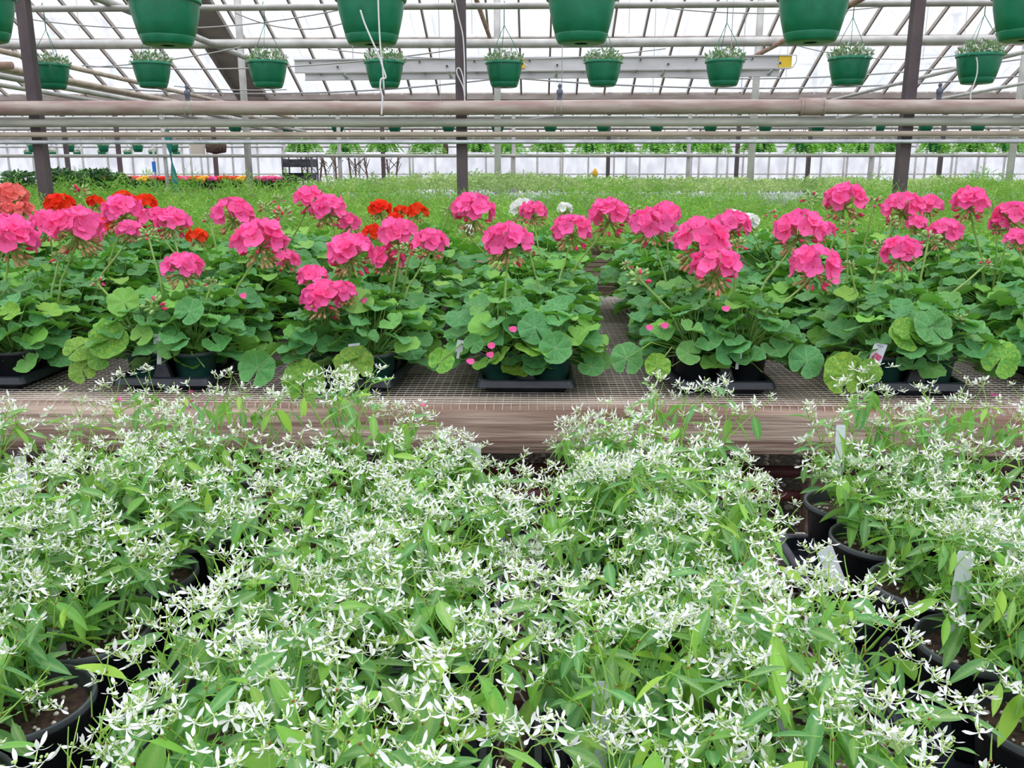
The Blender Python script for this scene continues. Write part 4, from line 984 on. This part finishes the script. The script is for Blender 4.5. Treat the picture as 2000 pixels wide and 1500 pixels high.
# fallen petals
b = MB(); vs = []; n = 10
for j in range(n):
    a = 2*PI*j/n; vs.append((.013*math.cos(a)*(1-.25*math.cos(a)), .010*math.sin(a), .003*math.cos(2*a)+.003))
b.add([(0, 0, .0005)]+vs, [(0, 1+j, 1+(j+1) % n) for j in range(n)]); pm = b.mesh('fallen_petal', M['pink'])
for px, py, Y, where in ((825, 793, None, 'on the wire at the beam edge, near the middle'), (540, 790, None, 'on the beam left of the middle tray'), (373, 767, None, 'on the wire before the left tray'), (372, 784, None, 'on the beam before the left tray'), (232, 781, None, 'at the beam edge at the far left'),
        (1945, 772, None, 'on the wire at the far right'), (820, 658, 2.9, 'beside the middle tray, left side'), (1105, 704, 2.85, 'behind the middle tray, right side'), (920, 706, 2.57, 'hanging on the rim of the middle front left pot'), (960, 675, 2.56, 'upper of two on the middle front plant'),
        (960, 693, 2.555, 'lower of two on the middle front plant'), (1003, 643, 2.60, 'upright on a leaf of the middle plant'), (1268, 640, 2.60, 'on a leaf of the plant right of the middle'), (478, 578, 2.75, 'on a leaf of the second tray'), (1420, 603, 2.62, 'under the lowest bloom right of the middle'),
        (1635, 550, 2.72, 'just right of the low bloom over the right tray'), (1300, 636, 2.65, 'lying flat on leaves right of the middle'), (713, 587, 2.75, 'on the pale leaf beside the drooping bloom'), (1455, 655, 2.9, 'between the two trays right of the middle'), (940, 512, 2.9, 'left below the middle bloom')):
    p = atY(px, py, Y) if Y else atZ(px, py, GB+.006)
    rot = Euler((R.uniform(.9, 1.4) if Y and Y < 2.8 else R.uniform(-.2, .3), 0, R.uniform(0, 6) if not Y else R.uniform(-.5, .5))).to_matrix().to_4x4()
    inst('fallen_petal', pm, None, T(p) @ rot, label='fallen pink petal %s' % where, cat='petal', group='fallen petals')
for px, py, w in ((312, 1420, 'bottom left'), (415, 1370, 'left of the middle'), (1068, 1438, 'bottom middle')):
    inst('fallen_petal', pm, None, T(atZ(px, py, NB+.002)) @ Matrix.Rotation(R.uniform(0, 6), 4, 'Z'), label='pink petal on the diamond mesh of the near bench, %s' % w, cat='petal', group='fallen petals')

# ------------------------------------------------------------------ the green benches behind
def field(name, x0, x1, ya, yb, n, hfun, zb, L, Wd, mats, label, spread=(1.0, 1.0, .9), **kw):
    P = np.empty((n, 3)); P[:, 0] = NR.uniform(x0, x1, n)
    u = NR.uniform(0, 1, n); P[:, 1] = ya+(yb-ya)*u
    cl = hfun(P[:, 0], P[:, 1])
    P[:, 2] = zb+(cl-zb)*NR.uniform(0.15, 1.0, n)**.6
    D = NR.normal(size=(n, 3))*np.array(spread); D[:, 2] = np.abs(D[:, 2])+.25
    return blades(name, P, D, L[0]+NR.rand(n)*(L[1]-L[0]), Wd[0]+NR.rand(n)*(Wd[1]-Wd[0]), mats, label=label, kind='stuff', mi=(NR.rand(n) < .45).astype(int) if isinstance(mats, list) else None, **kw)
def bumps(x, y, s=1.0, a=.06):
    return a*(np.sin(x*5.1*s+y*1.7)*np.sin(y*4.3*s+x*.9)+.6*np.sin(x*11.3*s+1.3)*np.sin(y*9.1*s+.4)+.3*np.sin(x*23*s+y*3))
def bench_simple(name, x0, x1, ya, yb, z, label, m='wooddark', nb=None):
    r_ = empty(name, ((x0+x1)/2, (ya+yb)/2, 0), label=label, cat='bench'); w, d = x1-x0, yb-ya
    n_ = nb or max(3, int(d/.3))
    for i in range(n_):
        b = MB(); b.box((0, 0, 0), (w, d/n_*.8, .03)); b.build('board', M[m], r_, T((0, -d/2+d*(i+.5)/n_, z-.015)))
    for sy in (-1, 1):
        b = MB(); b.box((0, 0, 0), (w, .04, .1)); b.build('side_rail', M[m], r_, T((0, sy*(d/2), z-.07)))
        for i in range(5):
            b = MB(); b.box((0, 0, (z-.12)/2), (.06, .06, z-.12)); b.build('leg', M[m], r_, T((-w/2+.2+(w-.4)*i/4, sy*(d/2-.08), 0)))
bench_simple('feathery_plant_bench', -5.2, 5.2, 5.35, 7.3, .85, 'low bench hidden under feathery green plants behind the geraniums')
bench_simple('rear_plant_bench', -8, 8, 7.9, 10.2, .9, 'bench of feathery green plants beyond the dark posts')
h1 = lambda x, y: 1.17+.06*(y-5.3)/2+bumps(x, y, 1, .12)
field('feathery_foliage', -4.6, 4.9, 5.35, 7.4, 100000, h1, .9, (.03, .085), (.003, .008), [M['feather'], M['feather2']], 'mass of feathery bright green foliage behind the geraniums', cat='foliage')
h2 = lambda x, y: 1.24+bumps(x, y, 1.1, .16)+.05*np.clip((-.9-x)/1.5, 0, 1)-.10*np.exp(-((x+.3)/.6)**2)
field('feathery_foliage', -7.0, -0.2, 7.9, 10.2, 50000, h2, .95, (.04, .12), (.004, .010), [M['feather'], M['feather2']], 'feathery green foliage beyond the left and middle posts', cat='foliage')
field('feathery_foliage', .0, 7.2, 7.9, 10.0, 45000, lambda x, y: 1.17+bumps(x, y, 1.1, .15)+.16*np.clip((x-2.4)/1.5, 0, 1)+.14*np.exp(-((x-.75)/.6)**2), .95, (.04, .12), (.004, .010), [M['feather'], M['feather2']], 'feathery green foliage beyond the right post', cat='foliage')
# tall thin sprigs
n = 500; sx_ = NR.uniform(-4.5, 6.8, n); sy_ = NR.uniform(6.2, 9.6, n)
P = []; D = []
for x, y in zip(sx_, sy_):
    h = NR.uniform(.05, .16)*(1.6 if x > 2.5 else .8)
    for k in range(14):
        P.append((x+NR.normal()*.01, y+NR.normal()*.01, 1.24+h*k/14)); D.append((NR.normal()*.5, NR.normal()*.5, .7))
P = np.array(P); D = np.array(D)
blades('feathery_sprigs', P, D, np.full(len(P), .045), np.full(len(P), .005), M['feather'], label='thin upright sprigs rising above the feathery foliage', cat='foliage', kind='stuff')

# pale bench with light plastic edge in the middle distance
bench_simple('pale_plant_bench', -3.2, 7.5, 11.2, 14.5, 1.21, 'bench with a pale edge beyond the feathery plants, carrying pale bushy plants', 'bright')
field('pale_foliage', -3.0, 7.4, 11.3, 14.4, 42000, lambda x, y: 1.39+bumps(x, y, .9, .06)+.08*np.exp(-((x+.7)/1.2)**2), 1.22, (.03, .07), (.014, .028), M['pale'], 'pale variegated small-leaved plants on the middle-distance bench', spread=(1, 1, .5), cat='foliage')
bench_simple('far_bench', -12, 14, 20, 23, 1.0, 'far bench before the white wall')
field('far_foliage', -2, 14, 20, 23, 12000, lambda x, y: 1.30+bumps(x, y, .5, .05), 1.0, (.06, .16), (.02, .035), [M['pale'], M['feather2']], 'green plants on the far bench before the white wall', cat='foliage')
# dark leafy bushes at the left
for i, (px, w, top) in enumerate(((110, 60, 333), (150, 60, 338), (195, 60, 334), (40, 60, 338), (235, 40, 345))):
    Y = 11.0; p = atY(px, 375, Y); zt = atY(px, top, Y).z; n = 1500
    bx = w/FPX*Y/2*1.2
    th_ = NR.uniform(0, 6.28, n); rr = np.sqrt(NR.rand(n)); zz = NR.rand(n)
    P = np.stack([p.x+bx*rr*np.cos(th_)*np.sqrt(1-zz*.7), Y+bx*rr*np.sin(th_), .95+(zt-.95)*zz], 1); D = NR.normal(size=(n, 3)); D[:, 2] = np.abs(D[:, 2])*.6
    t = empty('leafy_shrub', (0, 0, 0), label='dark green broad-leaved shrub at the left beyond the feathery plants, %s' % ['second from left', 'third from left', 'fourth from left', 'leftmost', 'rightmost and smallest'][i], cat='shrub', group='dark shrubs at the left')
    blades('foliage', P, D, .06+NR.rand(n)*.05, .022+NR.rand(n)*.015, M['darkbush'], t, kind='stuff')
    b = MB(); b.lathe([(.09, 0), (.13, .22), (.14, .23), (.12, .22)], 14, (p.x, Y, .85), capb=True); b.build('pot', M['blackpot'], t)
bench_simple('left_rear_bench', -9.5, -4.0, 10.4, 11.8, .85, 'bench at the left carrying the dark shrubs')

# rows of flowering plants far at the left
flc = [('pink', 'pink'), ('salmon', 'salmon'), ('red', 'red'), ('lavender', 'magenta')]
bench_simple('far_flower_bench', -16, -4.2, 23.5, 26, 1.13, 'far bench at the left full of small flowering plants')
fmesh = {}
for m_, w_ in flc+[('yflower', 'yellow')]:
    b = MB()
    for k in range(16):
        a = R.uniform(0, 6.28); q = .16*math.sqrt(R.random()); b.ball((q*math.cos(a), q*math.sin(a), .24+R.uniform(-.05, .05)), R.uniform(.045, .08), 0, (1, 1, .8), None, 6, 4)
    fmesh[m_] = b.mesh('blooms', M[m_])
n = 350; th_ = NR.uniform(0, 6.28, n); rr = .2*np.sqrt(NR.rand(n)); P = np.stack([rr*np.cos(th_), rr*np.sin(th_), .08+NR.rand(n)*.14], 1); D = NR.normal(size=(n, 3))
fo = blades('foliage', P, D, np.full(n, .07), np.full(n, .03), M['darkbush']); fol_me = fo.data; bpy.data.objects.remove(fo)
b = MB(); b.lathe([(.07, 0), (.10, .11), (.105, .115), (.09, .11)], 12, capb=True); fp = b.mesh('pot', M['blackpot'])
seq = ['salmon', 'pink', 'pink', 'salmon', 'yflower', 'salmon', 'red', 'red', 'pink', 'red', 'yflower', 'pink', 'red', 'red', 'yflower', 'salmon', 'lavender', 'lavender', 'lavender', 'red']
for i in range(40):
    row = i // 20; c = i % 20; px = 205+c*19+row*6; Y = 23.8+row*1.2
    t = empty('flowering_plant', (atY(px, 345, Y).x, Y, 1.13), label='tiny far %s-flowered plant, %s from left in the %s row of the far left bench' % (dict(flc+[('yflower', 'yellow')])[seq[(c+row*3) % 20]], ORD[c], ['front', 'rear'][row]), cat='flowering plant', group='flowering plants on the far left bench')
    inst('blooms', fmesh[seq[(c+row*3) % 20]], t); inst('foliage', fol_me, t); inst('pot', fp, t)

# odds and ends far at the left: dark crate stack, teal sheet, blue card, cream board
Y = 20.0
for i, (py, h) in enumerate(((318, 14), (345, 14))):
    p = atY(586, py, Y); b = MB(); w = .62; hh = h/FPX*Y
    b.box((p.x, Y, p.z-hh/2), (w, .5, .02)); b.box((p.x-w/2, Y, p.z), (.02, .5, hh)); b.box((p.x+w/2, Y, p.z), (.02, .5, hh)); b.box((p.x, Y-.25, p.z-hh*.2), (w, .02, hh*.5)); b.box((p.x, Y+.25, p.z), (w, .02, hh))
    b.build('plastic_crate', M['cart'], label='%s dark crate of the rack at the far left of centre' % ['upper', 'lower'][i], cat='crate')
b = MB()
for x in (atY(558, 320, Y).x, atY(614, 320, Y).x):
    for y in (Y-.27, Y+.27): b.tube([(x, y, 0), (x, y, 1.9)], .018, 6)
b.build('crate_rack', M['cart'], label='dark upright rack holding two crates, far left of centre', cat='rack')
p = atY(332, 320, 17); b = MB(); zt, zb_ = atY(332, 255, 17).z, atY(336, 378, 17).z
vs = []
for i in range(9):
    z = zt+(zb_-zt)*i/8; w = .04+.03*math.sin(i*1.3)
    vs += [(p.x-w+.01*i, 17, z), (p.x+.01*i, 16.96, z), (p.x+w+.01*i, 17, z), (p.x+.01*i, 17.03, z)]
b.add(vs, [(i*4+j, i*4+(j+1) % 4, (i+1)*4+(j+1) % 4, (i+1)*4+j) for i in range(8) for j in range(4)]); b.tube([(p.x, 17, zt), (p.x, 17, slope_z(17))], .006, 4); b.build('rolled_tarp', M['teal'], label='twisted teal sheet hanging down beside a pale post at the left', cat='tarp')
p = atY(301, 326, 22); b = MB(); b.box(p, (.09, .02, .26)); b.tube([(p.x, p.y+.02, 0), (p.x, p.y+.02, p.z)], .008, 5); b.build('blue_sign', M['blue'], label='small bright blue card standing above the far pink flowers', cat='sign')
p = atY(386, 290, 23.2); b = MB(); b.box(p, (.36, .03, .36)); b.tube([p+Vector((-.1, 0, .18)), Vector((p.x-.1, p.y, 3.03))], .006, 4); b.tube([p+Vector((.1, 0, .18)), Vector((p.x+.1, p.y, 3.03))], .006, 4); b.build('cream_board', M['cream'], label='square cream board hanging far at the left of centre', cat='board')
p = atY(418, 290, 24); 
for i, (px, py, w) in enumerate(((422, 288, .55), (870, 294, .16))):
    p = atY(px, py, 23.2); b = MB(); b.tube([(p.x, p.y, p.z), (p.x, p.y, 3.03)], .008, 4); b.lathe([(.05, -.16), (w/2*.9, -.12), (w/2, .05), (w/2*.8, .16), (.05, .2)], 12, p); b.build('coir_basket', M['wooddark'], label=['wide brown fibre basket hanging far back left', 'small brown fibre basket hanging far back left of the middle post'][i], cat='basket')
for i, px in enumerate((590, 622, 640, 700, 716, 760, 775, 600, 655, 690)):
    p = atY(px, 330, 28); zt = atY(px, 305+R.uniform(-3, 8), 28).z; b = MB()
    b.tube([(p.x, 28, 0), (p.x+R.uniform(-.1, .1), 28, 1.0), (p.x+R.uniform(-.15, .15), 28, zt)], .03, 6)
    b.box((p.x, 28, .02), (.3, .3, .04))
    for k in range(5): a = R.uniform(0, 6.28); b.tube([(p.x, 28, zt-.5+.08*k), (p.x+.25*math.cos(a), 28+.2*math.sin(a), zt-.2+.06*k)], .012, 4)
    b.build('bare_stake', M['wooddark'], label='bare branching stake before the white wall, %s from left' % ORD[(0, 2, 3, 6, 7, 8, 9, 1, 4, 5)[i]], cat='stake', group='bare stakes at the far wall')
# dry dark stems along the foot of the far wall
n = 500; P = np.stack([NR.uniform(-4, 16, n), NR.uniform(34, 36, n), np.full(n, 0.0)], 1); D = NR.normal(size=(n, 3))*.12; D[:, 2] = 1
blades('dry_stems', P, D, 1.15+NR.rand(n)*.45, np.full(n, .045), M['cart'], label='row of thin dry stems along the foot of the white far wall', cat='stems', kind='stuff')
# stub plug and orange bloom right of centre
p = atY(1162, 340, 18); b = MB(); b.lathe([(0, -.08), (.05, -.04), (.06, .03), (.02, .1), (0, .12)], 8, p); b.tube([p, (p.x, 18, 0)], .008, 4); b.build('yellow_marker', M['yflower'], label='small orange-yellow bloom on a stalk beyond the middle bench', cat='flower')

# ------------------------------------------------------------------ hanging baskets
for Y, z, lb in ((20, 2.99, 'thin rail carrying the third row of baskets'), (27, 3.03, 'thin rail carrying a far row of baskets'), (35, 3.03, 'thin rail carrying the farthest baskets'), (22, 3.03, 'thin rail carrying the nearer ferns'), (22.6, 3.03, 'thin rail carrying the middle ferns'), (23.2, 3.03, 'thin rail carrying the rear ferns')):
    pipe('support_rail', [(-Y*.7, Y, z), (Y*.7, Y, z)], .02, 'galv', lb, 6)
def basket_mesh():
    b = MB(); n = 40; r = 0.5
    def wob(a): return 1+.012*math.cos(a*8)
    prof = [(.28, .0), (.315, .0), (.335, .02), (.372, .112), (.385, .118), (.428, .28), (.460, .42), (.476, .53), (.482, .60)]
    vs = []
    for r_, z in prof:
        for j in range(n):
            a = 2*PI*j/n; q = r_*(wob(a) if z > .1 else 1); vs.append((q*math.cos(a), q*math.sin(a), z))
    k = len(prof); b.add(vs, [(i*n+j, i*n+(j+1) % n, (i+1)*n+(j+1) % n, (i+1)*n+j) for i in range(k-1) for j in range(n)], 0)
    b.lathe([(.09, .004), (.28, .0)], n, mi=0); b.lathe([(0.0, .02), (.09, .012), (.09, .004)], 20, mi=2)
    return b.mesh('pot', [M['basket'], M['basketrim'], M['basketdark']])
def rim_mesh():
    b = MB(); b.lathe([(.478, .575), (.508, .573), (.514, .59), (.512, .632), (.50, .64), (.482, .637), (.47, .60), (.46, .50)], 40, mi=0); return b.mesh('rim', M['basketrim'])
def sauc_mesh():
    b = MB(); b.lathe([(.10, -.008), (.30, -.010), (.335, .0), (.350, .025), (.386, .106), (.384, .114), (.372, .112)], 40, mi=0); return b.mesh('saucer', M['basket'])
BP, BR, BS = basket_mesh(), rim_mesh(), sauc_mesh()
b = MB(); b.lathe([(0, .56), (.47, .56)], 24); BSO = b.mesh('soil', M['soil'])
def bfol(seed, n, lift):
    th_ = NR.uniform(0, 6.28, n); rr = .50*np.sqrt(NR.rand(n)); P = np.stack([rr*np.cos(th_), rr*np.sin(th_), .58+NR.rand(n)*lift*(1-.6*(rr/.5)**2)], 1)
    D = np.stack([np.cos(th_)*.5, np.sin(th_)*.5, np.full(n, .8)], 1)+NR.normal(size=(n, 3))*.5
    o = blades('foliage', P, D, .09+NR.rand(n)*.08, .035+NR.rand(n)*.03, [M['basketleaf'], M['white']], mi=(NR.rand(n) < .24).astype(int)); me = o.data; bpy.data.objects.remove(o); return me
BF = [bfol(i, 420, .36) for i in range(3)]; BFs = bfol(9, 200, .10)
def fernme(nf, seed, drop):
    P = []; D = []
    for f in range(nf):
        a = NR.uniform(0, 6.28); L = NR.uniform(.6, 1.1)
        for k in range(16):
            t = k/15; q = Vector((math.cos(a)*L*t*.9, math.sin(a)*L*t*.9, .62+.35*math.sin(t*2.2)*.8-drop*t*t))
            for sd in (-1, 1): P.append(q); D.append((math.cos(a)*.6-sd*math.sin(a), math.sin(a)*.6+sd*math.cos(a), -.35))
    P = np.array([tuple(p) for p in P]); D = np.array(D); o = blades('fronds', P, D, np.full(len(P), .27), np.full(len(P), .085), M['fern']); me = o.data; bpy.data.objects.remove(o); return me
FM = [fernme(34, 0, .75), fernme(30, 1, .9)]
wm = {}
def hang(px, pyb, Y, w, hookz, label, group, fol=None, s_parts=True, fern=None, name='hanging_basket', yaw_=0):
    p = atY(px, pyb, Y); t = empty(name, p, R.uniform(0, 6.28) if s_parts != 2 else 0, label=label, cat='hanging basket', group=group)
    S = Matrix.Diagonal((w, w, w, 1))
    inst('pot', BP, t, S)
    if s_parts: inst('rim', BR, t, S); inst('saucer', BS, t, S); inst('soil', BSO, t, S)
    if fol is not None: inst('foliage', fol, t, S, kind='stuff')
    if fern is not None: inst('fronds', fern, t, Matrix.Diagonal((w*1.45, w*1.45, w*1.2, 1)), kind='stuff')
    hh = hookz-p.z; key = (round(hh, 2), w)
    if key not in wm:
        b = MB()
        for k in range(3):
            a = 2*PI*k/3+.5; e_ = Vector((w*.49*math.cos(a), w*.49*math.sin(a), w*.62)); tp = Vector((0, 0, min(hh-.10, w*.62+.55*w*1.7)))
            b.tube([e_, e_.lerp(tp, .5)+Vector((e_.x*.05, e_.y*.05, 0)), tp], .0022*max(1, Y/6), 4)
        tp = Vector((0, 0, min(hh-.10, w*.62+.55*w*1.7)))
        b.tube([tp, (0, 0, hh-.03), (.012, 0, hh+.02), (0.0, 0.0, hh+.035)], .004, 5)
        wm[key] = b.mesh('hanger_wire', M['basketrim' if Y < 9 else 'wiregrey'])
    inst('hanger_wire', wm[key], t); return t
for i, px in enumerate((-34, 328, 727, 1135, 1583, 2003)):
    pyb = (80, 88, 86, 84, 82, 78)[i]
    t = hang(px, pyb, Y1, .333, 2.745, 'large near green plastic basket, %s' % ['cut off at the left edge', 'first full one from the left', 'second full one, bent hook wire before it', 'third full one, right of the middle post', 'fourth full one, left of the right post', 'cut off at the right edge'][i], 'large near hanging baskets', fol=BF[i % 3] if i in (0, 1) else BFs)
for i, px in enumerate((103, 300, 525, 752, 985, 1177, 1413, 1655, 1907)):
    pyb = (173, 171, 171, 171, 170, 168, 168, 166, 163)[i]
    hang(px, pyb, 8.0, (.315, .325, .34, .34, .325, .32, .33, .35, .37)[i], zb2+.02, 'small-looking green basket in the row behind the thick pipe, %s from the left' % ORD[i], 'second row of hanging baskets', fol=BF[i % 3])
for i, px in enumerate((460, 563, 660, 771, 876, 972, 1075, 1178, 1282, 1387, 1494, 1597, 1715, 1807, 1909)):
    hang(px, 257, 20, .33, 2.95, 'distant green basket showing just below the second pipe, %s from the left' % ORD[i], 'third row of hanging baskets', fol=BFs, s_parts=False)
for i, px in enumerate((66, 136, 203, 270, 339)):
    hang(px, 297, 27, .33, 3.0, 'tiny distant green basket at the left, upper row, %s from the left' % ORD[i], 'fourth row of hanging baskets', fol=BF[i % 3], s_parts=False)
for i, px in enumerate((56, 103, 152, 200, 250, 299, 345)):
    hang(px, 307, 35, .32, 3.0, 'tiniest distant green basket at the left, lower row, %s from the left' % ORD[i], 'fifth row of hanging baskets', fol=BF[i % 3], s_parts=False)
for i, px in enumerate((595, 675, 748, 835, 930, 996, 1070, 1150, 1210, 1280, 1345, 1400, 1482, 1566, 1622, 1685, 1737, 1825, 1898, 1968)):
    Y = 22+(i % 3)*.6; hang(px, 297, Y, .34, 3.0, 'bright green fern basket hanging before the white wall, %s from the left' % ORD[i], 'hanging ferns', s_parts=False, fern=FM[i % 2], name='hanging_fern')
